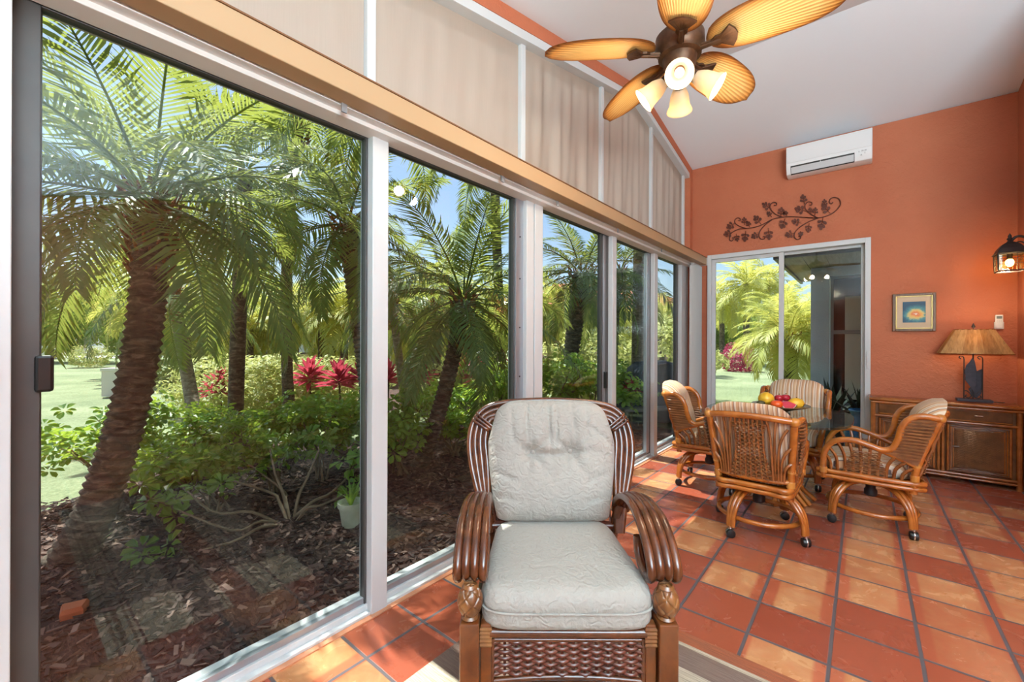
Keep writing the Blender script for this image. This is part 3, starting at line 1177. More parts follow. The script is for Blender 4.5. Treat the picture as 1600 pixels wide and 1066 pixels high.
    def cp(u, w, side):
        hw = 0.212 + 0.03 * min(1, w * 1.6)
        q = max(0, (abs(u) - 0.3) / 0.7)
        dt = 0.20 * (1 - math.sqrt(max(0, 1 - q ** 2.2)))
        ww = w * (1 - dt)
        e = (1 - abs(u) ** 3.2) ** 0.5 * (1 - abs(2 * w - 1) ** 3.4) ** 0.5
        th = (0.085 if side > 0 else -0.04) * e
        if side > 0:
            for bu in (-0.33, 0.33):
                d2 = ((u - bu) * hw) ** 2 + ((w - 0.55) * 0.5) ** 2
                th -= 0.03 * math.exp(-d2 / 0.0022)
        # roll over the top rail
        back = -0.05 * max(0, (w - 0.72) / 0.28) ** 2
        return Q0 + Wd * ww + Vector((u * hw, back, 0)) + Nd * th
    m = MB()
    m.grid(lambda i, j: cp(1 - 2 * i / (N1 - 1), j / (N2 - 1), 1), N1, N2)
    m.grid(lambda i, j: cp(-1 + 2 * i / (N1 - 1), j / (N2 - 1), -1), N1, N2)
    build('back_cushion', m, M['stripe'], t, 180)
    # swivel, base ring, four triple-pole legs on casters
    b = MB()
    b.lathe([(0.12, 0.335), (0.12, 0.325), (0.035, 0.318), (0.03, 0.25), (0.04, 0.235), (0.04, 0.20), (0.028, 0.19), (0.0, 0.19)], 18)
    base = build('swivel_base', b, M['iron'], t, 40)
    m = MB().tube([(0.262 * math.cos(a * PI / 16), 0.262 * math.sin(a * PI / 16), 0.125) for a in range(32)], 0.017, 8, closed=True)
    build('ring_stretcher', m, M['rattan'], base, 60)
    for q in range(4):
        a = PI / 4 + q * PI / 2
        c, sn = math.cos(a), math.sin(a)
        m = MB()
        for k in (-1, 0, 1):
            o = 0.023 * k
            pr = [(0.03, 0.30), (0.12, 0.315 - 0.008 * abs(k)), (0.215, 0.295 - 0.01 * abs(k)), (0.285, 0.225 - 0.01 * abs(k)), (0.31, 0.14), (0.315, 0.075)]
            m.tube([(r * c - o * (1 - 0.3 * (r > 0.3)) * sn, r * sn + o * (1 - 0.3 * (r > 0.3)) * c, z) for r, z in pr], 0.0165, 8, smooth=4)
        lg = build('leg', m, M['rattan'], base, 60)
        m = MB()
        m.T = Matrix.Translation((0.318 * c, 0.318 * sn, 0.03)) @ Matrix.Rotation(a + 0.9, 4, 'Z')
        m.cur = 0
        m.lathe([(0.014, -0.026), (0.027, -0.022), (0.030, -0.012), (0.030, 0.012), (0.027, 0.022), (0.014, 0.026)], 16, (0, 0, 0), 'x')
        m.cur = 1
        m.lathe([(0.031, -0.004), (0.0318, -0.003), (0.0318, 0.003), (0.031, 0.004)], 16, (0, 0, 0), 'x')
        m.lathe([(0.012, 0.028), (0.012, 0.05)], 10)
        build('caster', m, [M['black'], M['chrome']], base, 40)
    return t, base


CH, ch_base = make_dining_chair()
CHL = ['striped rattan dining chair with its woven back to the viewer',
       'striped rattan dining chair at the right, seen side-on before the sideboard',
       'striped rattan dining chair by the sliding windows, left of the table',
       'striped rattan dining chair behind the fruit bowl, facing the viewer']
CH['label'] = CHL[0]
CH.location = (-0.578, 3.525, 0)
CHS = [CH]
for (x, y, a), lb in zip(((0.05, 4.22, 90), (-1.12, 4.31, -86), (-0.53, 4.93, 180)), CHL[1:]):
    CHS.append(dup(CH, (x, y, 0), math.radians(a), lb))
ch_base.rotation_euler.z = math.radians(22)

# ---------------------------------------------------------------- glass table, bowl and fruit
TB = thing('dining_table', 'glass-topped dining table on a rattan pedestal between the chairs', 'table', (-0.60, 4.32, 0))
M['table_glass'] = glass_mat('table_glass', (214, 232, 232), 2.0)
M['glass_edge'] = pm('glass_edge', (120, 176, 176), 0.1)
ft = superfoot(0.55, 0.60, 3.2, 80)
m = MB().rings(ft, [(0.003, 0.718), (0, 0.722), (0, 0.730), (0.004, 0.734)])
build('glass_top', m, M['table_glass'], TB, 40)
m = MB()
for k in range(8):
    a = 2 * PI * k / 8 + 0.3
    for o in (-0.03, 0.03):
        pr = [(0.30, 0.02), (0.20, 0.12), (0.11, 0.30), (0.12, 0.45), (0.22, 0.62), (0.34, 0.712)]
        m.tube([(r * math.cos(a) - o * math.sin(a), r * math.sin(a) + o * math.cos(a), z) for r, z in pr], 0.017, 8, smooth=4)
build('pedestal', m, M['rattan'], TB, 60)
m = MB()
for r, z in ((0.135, 0.28), (0.135, 0.40), (0.33, 0.69)):
    m.tube([(r * math.cos(a * PI / 16), r * math.sin(a * PI / 16), z) for a in range(32)], 0.014, 8, closed=True)
build('hoop', m, M['rattan_wrap'], TB, 60)

M['bowl'] = pm('bowl_brown', (92, 66, 40), 0.35, (120, 92, 56))
BX, BY, BZ = -0.545, 4.30, 0.734
m = MB().lathe([(0.0, 0.0), (0.07, 0.0), (0.075, 0.008), (0.05, 0.018), (0.09, 0.035), (0.17, 0.058), (0.215, 0.072), (0.217, 0.078), (0.205, 0.078), (0.16, 0.068), (0.08, 0.048), (0.0, 0.044)], 40, cap=False)
o = build('fruit_bowl', m, M['bowl'], None, 40, loc=(BX, BY, BZ))
tag(o, 'shallow brown footed bowl of fruit on the glass table', 'bowl')
M['yellow'] = pm('yellow_fruit', (226, 164, 20), 0.35, (236, 190, 60), (12, 12, 12), spec=0.5)
M['redorange'] = pm('red_orange_fruit', (226, 62, 20), 0.3, (240, 96, 30))
M['crimson'] = pm('crimson_fruit', (150, 18, 38), 0.3, (186, 36, 54))
M['pink'] = pm('melon_flesh', (206, 44, 70), 0.4, (226, 84, 100))
M['rind'] = pm('melon_rind', (60, 48, 30), 0.5, (86, 70, 40))
M['rindw'] = pm('melon_pith', (240, 226, 214), 0.5)
M['avocado'] = pm('dark_green_fruit', (52, 54, 30), 0.5, (84, 78, 40))
M['stem'] = pm('fruit_stem', (86, 64, 34), 0.7)


def fruit(name, label, cat, u, z, d, r, mat, stem=True, rot=0, fn=None, grp=None):
    """u, d: offsets across and away as the camera sees the bowl"""
    p = Vector((BX, BY, BZ)) + rgt * u + fwd * d + Vector((0, 0, z))
    m = MB()
    m.T = Matrix.Rotation(rot, 4, 'Z')
    m.ell((0, 0, 0), r, 24, 16, fn)
    o = build(name, m, mat, None, 180, loc=p)
    tag(o, label, cat, grp or 'fruit in the brown bowl')
    if stem:
        build('stem', MB().tube([(0, 0, r[2] * 0.93), (0.004, 0, r[2] * 1.14)], 0.004, 6), M['stem'], o, 60)
    return o


apple = lambda d: 1 - 0.22 * max(0, abs(d.z) - 0.75) / 0.25
fruit('grapefruit', 'large yellow grapefruit at the left of the fruit bowl', 'fruit', -0.10, 0.118, 0.04, (0.062, 0.062, 0.06), M['yellow'], True)
fruit('persimmon', 'bright red-orange persimmon at the front of the bowl', 'fruit', -0.085, 0.092, -0.085, (0.046, 0.046, 0.038), M['redorange'], True, 0, apple)
fruit('mango', 'plump yellow mango at the right front of the bowl', 'fruit', 0.095, 0.097, -0.06, (0.062, 0.05, 0.045), M['yellow'], True, 0.6)
fruit('apple', 'crimson apple on top of the fruit, left of the other', 'fruit', 0.0, 0.128, 0.02, (0.036, 0.036, 0.034), M['crimson'], True, 0, apple)
fruit('apple', 'crimson apple on top of the fruit, right of the other', 'fruit', 0.068, 0.13, 0.035, (0.036, 0.036, 0.034), M['crimson'], True, 0, apple)
fruit('avocado', 'dark green avocado at the right rim of the bowl', 'fruit', 0.165, 0.098, 0.04, (0.03, 0.04, 0.03), M['avocado'], True, 0.4)
fruit('banana_bud', 'small brown-yellow fruit at the left rim of the bowl', 'fruit', -0.175, 0.092, -0.01, (0.034, 0.022, 0.02), M['avocado'], False, 0.5)
# a wedge of melon with pink flesh
p = Vector((BX, BY, BZ)) + rgt * 0.0 + fwd * -0.085 + Vector((0, 0, 0.088))
w = thing('melon_wedge', 'wedge of melon with pink flesh at the front of the bowl', 'fruit', p, YAW, 'fruit in the brown bowl')
NA = 14


def wedge(r0, r1, a0, a1, y0, y1):
    m = MB()
    for i in range(NA):
        a, b = a0 + (a1 - a0) * i / NA, a0 + (a1 - a0) * (i + 1) / NA
        pr = [(r0 * math.cos(a), r0 * math.sin(a)), (r1 * math.cos(a), r1 * math.sin(a)), (r1 * math.cos(b), r1 * math.sin(b)), (r0 * math.cos(b), r0 * math.sin(b))]
        m.add([(p[0], y0, p[1] + 0.03) for p in pr] + [(p[0], y1, p[1] + 0.03) for p in pr], [(0, 1, 2, 3), (7, 6, 5, 4), (0, 4, 5, 1), (1, 5, 6, 2), (2, 6, 7, 3), (3, 7, 4, 0)])
    return m


build('flesh', wedge(0.0, 0.062, -PI * 0.95, -PI * 0.12, -0.03, 0.02), M['pink'], w, 0)
build('pith', wedge(0.0625, 0.068, -PI * 0.95, -PI * 0.12, -0.03, 0.02), M['rindw'], w, 0)
build('rind', wedge(0.0685, 0.074, -PI * 0.95, -PI * 0.12, -0.03, 0.03), M['rind'], w, 0)

# ---------------------------------------------------------------- sideboard
SB = thing('sideboard', 'long rattan sideboard with wicker doors along the orange wall', 'sideboard', (0.595, 5.9, 0))
SW, SD, SH = 0.502, 0.262, 0.765      # half width, depth, height
m = MB()
m.box((-SW + 0.01, 0.02, 0.075), (SW - 0.01, SD, 0.735))
build('carcass', m, M['wicker'], SB, 0)
m = MB().box((-SW - 0.02, -0.022, 0.745), (SW + 0.02, SD, 0.765))
tp = build('top', m, M['rattan_brown'], SB, 0, bevel=0.004)
m = MB().tube([(-SW - 0.03, SD, 0.752), (-SW - 0.03, -0.022, 0.752), (SW + 0.025, -0.022, 0.752), (SW + 0.025, SD, 0.752)], 0.020, 8)
m.tube([(-SW - 0.02, -0.024, 0.722), (SW + 0.02, -0.024, 0.722)], 0.011, 8)
build('edging', m, M['sb_pole'], tp, 60)
for s in (-1, 1):
    for y in (0.0, SD - 0.02):
        m = MB().tube([(s * (SW + 0.004), y, 0.0), (s * (SW + 0.004), y, 0.74)], 0.021, 10)
        build('leg', m, M['sb_pole'], SB, 60)
m = MB()
for z in (0.58, 0.082):
    m.tube([(-SW, -0.002, z), (SW, -0.002, z)], 0.015, 8)
m.tube([(-SW, -0.004, 0.052), (SW, -0.004, 0.052)], 0.012, 8)
for x in (-0.015, 0.015):
    m.tube([(x, -0.002, 0.06), (x, -0.002, 0.74)], 0.013, 8)
build('frame_poles', m, M['sb_pole'], SB, 60)
M['knob'] = pole_mat('knob_wood', (96, 54, 28), (128, 78, 40))
for s in (-1, 1):
    xa, xb = (s * 0.25 - 0.21, s * 0.25 + 0.21)
    m = MB().box((xa, -0.008, 0.605), (xb, 0.02, 0.705))
    for k in range(84):
        x = xa + 0.0025 + 0.415 * k / 83
        m.tube([(x, -0.009, 0.61), (x, -0.009, 0.70)], 0.0027, 5)
    d = build('drawer', m, M['cane'], SB, 60)
    m = MB().tube([(xa, -0.012, 0.603), (xb, -0.012, 0.603), (xb, -0.012, 0.708), (xa, -0.012, 0.708)], 0.006, 6, closed=True)
    build('beading', m, M['rattan'], d, 60)
    m = MB().tube([(s * 0.25 - 0.025, -0.028, 0.655), (s * 0.25 + 0.025, -0.028, 0.655)], 0.008, 8)
    build('knob', m.tube([(s * 0.25, -0.005, 0.655), (s * 0.25, -0.03, 0.655)], 0.006, 6), M['knob'], d, 60)
    m = MB().box((xa, -0.004, 0.10), (xb, 0.02, 0.565))
    dr = build('door', m, M['wicker'], SB, 0)
    m = MB().tube([(xa + 0.008, -0.012, 0.108), (xb - 0.008, -0.012, 0.108), (xb - 0.008, -0.012, 0.557), (xa + 0.008, -0.012, 0.557)], 0.014, 8, closed=True)
    build('frame', m, M['sb_pole'], dr, 60)
    m = MB().tube([(xa + 0.045, -0.010, 0.145), (xb - 0.045, -0.010, 0.145), (xb - 0.045, -0.010, 0.52), (xa + 0.045, -0.010, 0.52)], 0.006, 6, closed=True)
    m.tube([(xa + 0.028, -0.010, 0.128), (xb - 0.028, -0.010, 0.128), (xb - 0.028, -0.010, 0.537), (xa + 0.028, -0.010, 0.537)], 0.007, 6, closed=True)
    build('beading', m, M['rattan'], dr, 60)
    m = MB().weave((xa + 0.05, -0.009, 0.15), (1, 0, 0), (0, 0, 1), (0, -1, 0), 0.32, 0.365, 44, 14, 0.0038, 0.005, 4, 1)
    build('weave', m, M['wicker'], dr, 60)
    xk = xb - 0.06 if s < 0 else xa + 0.06
    build('knob', MB().tube([(xk - 0.022, -0.032, 0.35), (xk + 0.022, -0.032, 0.35)], 0.008, 8).tube([(xk, -0.005, 0.35), (xk, -0.034, 0.35)], 0.006, 6), M['knob'], dr, 60)

# ---------------------------------------------------------------- rug
def rug_mat():
    t = NT('striped_rug')
    tc = t.n('TexCoord')
    sx = t.n('SeparateXYZ')
    t.t.links.new(tc.outputs['Object'], sx.inputs[0])
    y = t.math('ADD', sx.outputs[1], t.math('MULTIPLY', t.math('SUBTRACT', t.noise(tc.outputs['Object'], 3, 2), 0.5), 0.012))
    rust, cream_, mauve, wine, brown = lin((172, 92, 56)), lin((206, 192, 168)), lin((134, 112, 100)), lin((104, 48, 44)), lin((136, 108, 82))
    st = [(-3.0, rust), (-0.6, cream_), (-0.25, mauve), (0.05, rust), (0.285, wine), (0.295, cream_), (0.32, brown), (0.335, cream_), (0.35, brown), (0.365, cream_), (0.385, brown), (0.40, cream_), (0.415, wine), (0.422, cream_), (0.43, wine),
          (0.437, cream_), (0.60, mauve), (0.728, cream_), (0.74, brown), (0.75, cream_), (0.76, rust), (0.872, wine), (0.88, cream_), (0.91, brown), (0.92, cream_), (0.945, brown), (0.955, cream_), (0.99, wine), (0.998, cream_)]
    st = [s for s in st if s[0] > -1]
    st2 = [(1.165, mauve), (1.45, cream_), (1.60, mauve), (1.63, cream_), (1.70, cream_), (1.80, mauve), (1.935, cream_), (1.95, rust)]
    def norm(lst):
        return t.ramp(t.math('MULTIPLY', t.math('ADD', y, 0.7), 1 / 2.8), [((p + 0.7) / 2.8, c) for p, c in lst], 'CONSTANT')
    a = norm(st)
    b = norm([(1.0, cream_)] + st2)
    sel = t.math('GREATER_THAN', y, 1.1)
    c = t.mix(sel, a, b)
    weave = t.ramp(t.noise(t.coord('Object', (9, 190, 40)), 1.0, 3, 0.7), [(0.35, (0, 0, 0)), (0.65, (1, 1, 1))])
    c = t.mix(t.math('MULTIPLY', weave, 0.5), c, lin((96, 70, 58)))
    t.principled(Base_Color=c, Roughness=0.9, Normal=t.bump(weave, 0.5, 0.004))
    return t.m


M['rug'] = rug_mat()
m = MB()
m.rings([(-1.40, -1.0), (1.0, -1.0), (1.0, 2.035), (-1.40, 2.035)], [(0, 0.0), (0, 0.006), (0.004, 0.009)])
o = build('rug', m, M['rug'], None, 0)
tag(o, 'flat-woven rug of rust, cream and brown stripes under the armchair', 'rug')

# ---------------------------------------------------------------- ceiling fan
def blade_mat():
    t = NT('palm_blade')
    tc = t.n('TexCoord')
    sx = t.n('SeparateXYZ')
    t.t.links.new(tc.outputs['Object'], sx.inputs[0])
    x, y = sx.outputs[0], sx.outputs[1]
    ang = t.math('ARCTAN2', y, t.math('ADD', x, 0.10))
    rib = t.math('SINE', t.math('MULTIPLY', ang, 230.0))
    # brown burnished rim: distance from the blade's own outline
    ex = t.math('DIVIDE', t.math('SUBTRACT', x, 0.40), 0.275)
    ey = t.math('DIVIDE', y, 0.118)
    rr = t.math('SQRT', t.math('ADD', t.math('POWER', t.math('ABSOLUTE', ex), 2.6), t.math('POWER', t.math('ABSOLUTE', ey), 2.2)))
    c = t.ramp(rr, [(0.55, lin((240, 200, 128))), (0.84, lin((222, 160, 82))), (0.98, lin((132, 76, 30)))])
    c = t.mix(t.math('MULTIPLY', t.math('GREATER_THAN', rib, 0.72), 0.35), c, lin((168, 104, 40)))
    p = t.n('BsdfPrincipled')
    t.set(p, 'Base Color', c)
    t.set(p, 'Roughness', 0.5)
    t.set(p, 'Normal', t.bump(rib, 0.4, 0.004))
    tr = t.n('BsdfTranslucent')
    t.set(tr, 0, c)
    mx = t.n('MixShader')
    t.set(mx, 0, 0.25)
    t.t.links.new(p.outputs[0], mx.inputs[1])
    t.t.links.new(tr.outputs[0], mx.inputs[2])
    t.t.links.new(mx.outputs[0], t.out.inputs[0])
    return t.m


def shade_mat():
    t = NT('lit_frosted_glass')
    d = t.n('BsdfTranslucent')
    t.set(d, 0, lin((186, 168, 140)))
    e = t.n('Emission')
    t.set(e, 'Color', lin((255, 234, 200)))
    t.set(e, 'Strength', 0.09)
    g = t.n('BsdfPrincipled')
    t.set(g, 'Base Color', lin((206, 192, 168)))
    t.set(g, 'Roughness', 0.3)
    mx = t.n('MixShader')
    t.set(mx, 0, 0.5)
    t.t.links.new(d.outputs[0], mx.inputs[1])
    t.t.links.new(g.outputs[0], mx.inputs[2])
    ad = t.n('AddShader')
    t.t.links.new(mx.outputs[0], ad.inputs[0])
    t.t.links.new(e.outputs[0], ad.inputs[1])
    t.t.links.new(ad.outputs[0], t.out.inputs[0])
    return t.m


def point_light(name, loc, power, col, radius=0.03, parent=None):
    d = bpy.data.lights.new(name, 'POINT')
    d.energy = power
    d.color = col
    d.shadow_soft_size = radius
    o = bpy.data.objects.new(name, d)
    COL.objects.link(o)
    o.location = loc
    if parent:
        o.parent = parent
    return o


M['blade'] = blade_mat()
M['shade'] = shade_mat()
M['bronze'] = pm('oil_rubbed_bronze', (70, 46, 30), 0.42, (96, 66, 44), (30, 30, 30), metal=0.55)
M['bulb'] = emit_mat('lit_bulb', (255, 236, 200), 1.6)
FX, FY, FZ = -0.712, 2.172, 2.80
fan = thing('ceiling_fan', 'five-bladed ceiling fan with palm-leaf blades and four lit glass shades', 'ceiling fan', (FX, FY, FZ))
zt = zc(FY) - FZ
build('downrod', MB().lathe([(0.014, 0.12), (0.014, zt - 0.03)], 14), M['bronze'], fan, 40)
build('canopy', MB().lathe([(0.03, zt - 0.10), (0.07, zt - 0.06), (0.078, zt + 0.01), (0.0, zt + 0.012)], 28), M['bronze'], fan, 40)
m = MB().lathe([(0.0, 0.16), (0.028, 0.16), (0.034, 0.125), (0.09, 0.11), (0.115, 0.085), (0.118, 0.03), (0.108, 0.015), (0.102, 0.0), (0.102, -0.012), (0.082, -0.02), (0.078, -0.05), (0.066, -0.085), (0.073, -0.095), (0.076, -0.112), (0.06, -0.128), (0.03, -0.15), (0.012, -0.165), (0.0, -0.168)], 40, cap=False)
build('motor_housing', m, M['bronze'], fan, 40)
for k in range(5):
    a = math.radians(3 + 72 * k)
    # blade: cupped oval leaf
    m = MB()
    NX, NY = 30, 13

    def bp(i, j, dz):
        u = i / (NX - 1)
        v = -1 + 2 * j / (NY - 1)
        x = 0.125 + 0.55 * u
        w = 0.118 * (max(0.0, 1 - abs((x - 0.40) / 0.2755) ** 2.6)) ** (1 / 2.2)
        w = max(w, 0.012 if u < 0.3 else 0.001)
        y = v * w
        return (x, y, 0.012 - 0.02 * (u ** 2) + 0.012 * v * v + dz)
    m.grid(lambda i, j: bp(i, j, 0.0), NX, NY)
    m.grid(lambda i, j: bp(NX - 1 - i, j, 0.006), NX, NY)
    b = build('blade', m, M['blade'], fan, 180)
    b.rotation_mode = 'QUATERNION'
    b.rotation_quaternion = Quaternion((0, 0, 1), a) @ Quaternion((1, 0, 0), math.radians(-13))
    m = MB()
    m.prism([(0.085, -0.016), (0.15, -0.014), (0.17, -0.028), (0.19, -0.024), (0.235, -0.062), (0.255, -0.03), (0.262, 0.0), (0.255, 0.03), (0.235, 0.062), (0.19, 0.024), (0.17, 0.028), (0.15, 0.014), (0.085, 0.016)], -0.006, 0.004)
    for q in range(-3, 4):
        m.tube([(0.185, 0.004 * q, -0.007), (0.245 - 0.002 * q * q, 0.017 * q, -0.005)], 0.0028, 5)
    m.tube([(0.06, 0, 0.0), (0.12, 0, -0.006), (0.19, 0, -0.005)], 0.011, 8)
    br = build('blade_bracket', m, M['bronze'], b, 30)
for k in range(4):
    a = math.radians(-72 + 90 * k)
    dirv = Vector((math.cos(a) * math.sin(math.radians(54)), math.sin(a) * math.sin(math.radians(54)), -math.cos(math.radians(54))))
    o0 = Vector((math.cos(a) * 0.062, math.sin(a) * 0.062, -0.118))
    q = dirv.to_track_quat('Z', 'Y').to_matrix().to_4x4()
    T = Matrix.Translation(o0) @ q
    m = MB()
    m.T = T
    m.lathe([(0.026, 0.012), (0.034, 0.028), (0.045, 0.055), (0.049, 0.085), (0.052, 0.108), (0.062, 0.13), (0.0655, 0.138), (0.062, 0.138), (0.049, 0.108), (0.045, 0.08), (0.041, 0.055), (0.03, 0.03), (0.022, 0.016)], 30, cap=False)
    s = build('lamp_shade', m, M['shade'], fan, 180)
    m = MB()
    m.T = T
    m.lathe([(0.0, -0.02), (0.02, -0.018), (0.028, 0.0), (0.028, 0.02), (0.02, 0.026), (0, 0.026)], 20, cap=False)
    build('socket', m, M['bronze'], s, 40)
    m = MB()
    m.T = T
    m.ell((0, 0, 0.083), (0.023, 0.023, 0.032), 20, 12)
    build('bulb', m, M['bulb'], s, 180)
    point_light('fan_light', o0 + dirv * 0.145, 6.0, (1.0, 0.80, 0.55), 0.04, fan)

# ---------------------------------------------------------------- things on the far wall
def ony(u, v, Y):
    r = at(u, v, 1.0) - EYE
    return EYE + r * (Y / r.y)


AC = thing('air_conditioner', 'white wall-mounted split air conditioner under the ceiling', 'air conditioner', (-0.316, YB, 3.49))
W2 = 0.392
m = MB()
m.prism([(0.0, -0.16), (-0.10, -0.168), (-0.165, -0.155), (-0.195, -0.09), (-0.205, -0.05), (-0.205, 0.16), (-0.19, 0.168), (0.0, 0.168)], -W2, W2, 'x')
M['acw'] = pm('white_plastic', (230, 231, 232), 0.4)
M['acg'] = pm('grey_plastic', (196, 198, 200), 0.45)
body = build('body', m, M['acw'], AC, 20, bevel=0.006)
build('front_panel', MB().box((-W2 + 0.003, -0.211, -0.03), (W2 - 0.003, -0.20, 0.16)), M['acw'], AC, 0, bevel=0.004)
build('outlet', MB().prism([(-0.197, -0.10), (-0.206, -0.066), (-0.19, -0.066), (-0.15, -0.15), (-0.165, -0.16)], -W2 + 0.045, W2 - 0.15, 'x'), M['black'], AC, 0)
m = MB().prism([(-0.205, -0.088), (-0.209, -0.085), (-0.182, -0.152), (-0.178, -0.152)], -W2 + 0.05, W2 - 0.155, 'x')
m.box((-0.065, -0.208, -0.12), (-0.055, -0.19, -0.075))
build('louver', m, M['acg'], AC, 0)
m = MB()
for x, z, w in ((0.31, -0.062, 0.018), (0.335, -0.062, 0.018), (0.28, -0.066, 0.008), (0.33, -0.09, 0.006), (0.30, -0.105, 0.010)):
    m.box((x - w / 2, -0.209, z - 0.006), (x + w / 2, -0.198, z + 0.006))
build('indicator', m, M['acg'], AC, 0)

# scrolling vine
VI = thing('wall_vine', 'dark metal vine with curled tendrils and leaves above the glass door', 'wall decoration', (-0.80, YB - 0.012, 2.83))
VO = Vector(VI.location)


def vp(x, y):
    p = ony(1100 + x * 0.15, 280 + y * 0.15, YB - 0.012) - VO
    return Vector((p.x, 0, p.z))


def curl(pts, tail=None):
    return [vp(*p) for p in pts]


M['vine'] = pm('bronze_vine', (84, 38, 24), 0.5, (104, 50, 32), metal=0.2)
STEMS = [
    [(265, 600), (262, 575), (300, 540), (360, 512), (440, 505), (540, 488), (620, 455), (700, 412), (780, 390), (900, 380), (1040, 388), (1185, 395)],
    [(1040, 388), (1185, 392), (1290, 365), (1370, 315), (1415, 250), (1400, 195), (1350, 178), (1310, 195), (1300, 230), (1320, 245), (1338, 228)],
    [(265, 600), (262, 625), (285, 636), (302, 615), (290, 600)],
    [(440, 505), (370, 485), (320, 450), (318, 415), (345, 395), (372, 405), (370, 425), (352, 420)],
    [(820, 388), (740, 355), (690, 305), (685, 260), (715, 232), (748, 240), (745, 262), (722, 262)],
    [(1185, 395), (1110, 355), (1055, 305), (1048, 260), (1075, 228), (1115, 232), (1115, 258), (1092, 258)],
    [(700, 415), (630, 470), (580, 530), (568, 580), (590, 615), (625, 610), (628, 590), (610, 590)],
    [(1185, 395), (1090, 430), (1000, 485), (945, 540), (935, 590), (965, 618), (1000, 605), (998, 585), (978, 588)]]
m = MB()
for st in STEMS:
    m.tube(curl(st), 0.006, 6, smooth=5)
build('stem', m, M['vine'], VI, 180)
SPR = [(320, 450, -150, 1.0), (300, 545, -165, 1.0), (420, 470, 95, .8), (470, 490, 110, .6), (590, 460, 130, 1.1), (430, 530, -95, 1.1), (330, 560, -80, .8), (570, 555, -150, .9), (665, 500, -85, 1.2), (700, 300, 150, 1.1), (700, 385, 130, .7),
       (795, 385, 85, 1.0), (860, 372, 120, .5), (840, 400, -110, 1.1), (1060, 325, 165, 1.2), (1040, 250, 100, 1.0), (1150, 365, 85, .8), (1110, 350, 100, .6), (1010, 450, 165, 1.0), (1090, 450, -95, .9), (940, 550, -165, 1.0), (1235, 385, -100, 1.3), (1310, 345, 135, 1.2), (1255, 280, 95, .8), (1000, 530, -80, .4)]
for (x, y, an, sc) in SPR:
    m = MB()
    ang = math.radians(an)
    b = Vector((x, y))
    dd = Vector((math.cos(ang), -math.sin(ang)))
    tip = b + dd * 62 * sc
    m.tube([vp(*b), vp(*tip)], 0.0035, 5)
    for k, (f, da) in enumerate(((1.0, 0), (0.8, 38), (0.8, -38), (0.45, 62), (0.45, -62))):
        c = b + dd * 62 * sc * f
        la = ang + math.radians(da)
        ld = Vector((math.cos(la), -math.sin(la)))
        ln = Vector((-ld.y, ld.x))
        L, Wd_ = 40 * max(sc, 0.7), 13 * max(sc, 0.7)
        c0 = c + ld * 4
        poly = [vp(*(c0 + ld * L * u + ln * Wd_ * w)) for u, w in ((0, 0), (0.3, 0.6), (0.65, 1.0), (0.9, 0.7), (1.0, 0), (0.9, -0.7), (0.65, -1.0), (0.3, -0.6))]
        n = len(poly)
        m.add([p + Vector((0, -0.004, 0)) for p in poly] + [p + Vector((0, 0.003, 0)) for p in poly], [tuple(range(n)), tuple(range(2 * n - 1, n - 1, -1))] + [(i, (i + 1) % n, n + (i + 1) % n, n + i) for i in range(n)])
    build('leaf_spray', m, M['vine'], VI, 0)

# framed picture
PC = thing('framed_picture', 'small framed picture of teal water round a yellow and orange glow', 'picture', (0.416, YB, 1.665))
M['frame_brown'] = pm('walnut_frame', (92, 62, 38), 0.4, (116, 82, 50), (60, 8, 8))
M['gold'] = pm('gold_fillet', (190, 160, 96), 0.35, metal=0.4)
M['mat'] = pm('picture_mat', (206, 184, 158), 0.9)


def frame_mb(hw, hh, w, y0, y1):
    m = MB()
    m.box((-hw, y0, -hh), (-hw + w, y1, hh)).box((hw - w, y0, -hh), (hw, y1, hh)).box((-hw + w, y0, hh - w), (hw - w, y1, hh)).box((-hw + w, y0, -hh), (hw - w, y1, -hh + w))
    return m


build('frame', frame_mb(0.168, 0.20, 0.026, -0.028, 0.0), M['frame_brown'], PC, 0, bevel=0.004)
build('fillet', frame_mb(0.1435, 0.1755, 0.012, -0.022, 0.0), M['gold'], PC, 0, bevel=0.002)
build('mat', MB().box((-0.134, -0.014, -0.166), (0.134, -0.002, 0.166)), M['mat'], PC, 0)


def art_mat():
    t = NT('teal_and_orange_print')
    tc = t.n('TexCoord')
    nz = t.noise(tc.outputs['Object'], 24, 4, 0.6, 1.4)
    sx = t.n('SeparateXYZ')
    t.t.links.new(tc.outputs['Object'], sx.inputs[0])
    dx = t.math('ADD', t.math('SUBTRACT', sx.outputs[0], 0.022), t.math('MULTIPLY', t.math('SUBTRACT', t.noise(tc.outputs['Object'], 14, 3), 0.5), 0.11))
    dz = t.math('ADD', sx.outputs[2], 0.018)
    r = t.math('SQRT', t.math('ADD', t.math('MULTIPLY', dx, dx), t.math('MULTIPLY', t.math('MULTIPLY', dz, dz), 1.4)))
    f = t.math('ADD', t.math('MULTIPLY', r, 8.0), t.math('MULTIPLY', t.math('SUBTRACT', nz, 0.5), 0.55))
    c = t.ramp(f, [(0.03, lin((240, 226, 206))), (0.14, lin((214, 110, 50))), (0.3, lin((226, 172, 90))), (0.46, lin((206, 190, 120))), (0.6, lin((78, 140, 140))), (0.8, lin((44, 98, 118))), (1.0, lin((30, 70, 96)))])
    t.principled(Base_Color=c, Roughness=0.5)
    return t.m


build('print', MB().box((-0.086, -0.016, -0.108), (0.09, -0.006, 0.112)), art_mat(), PC, 0)

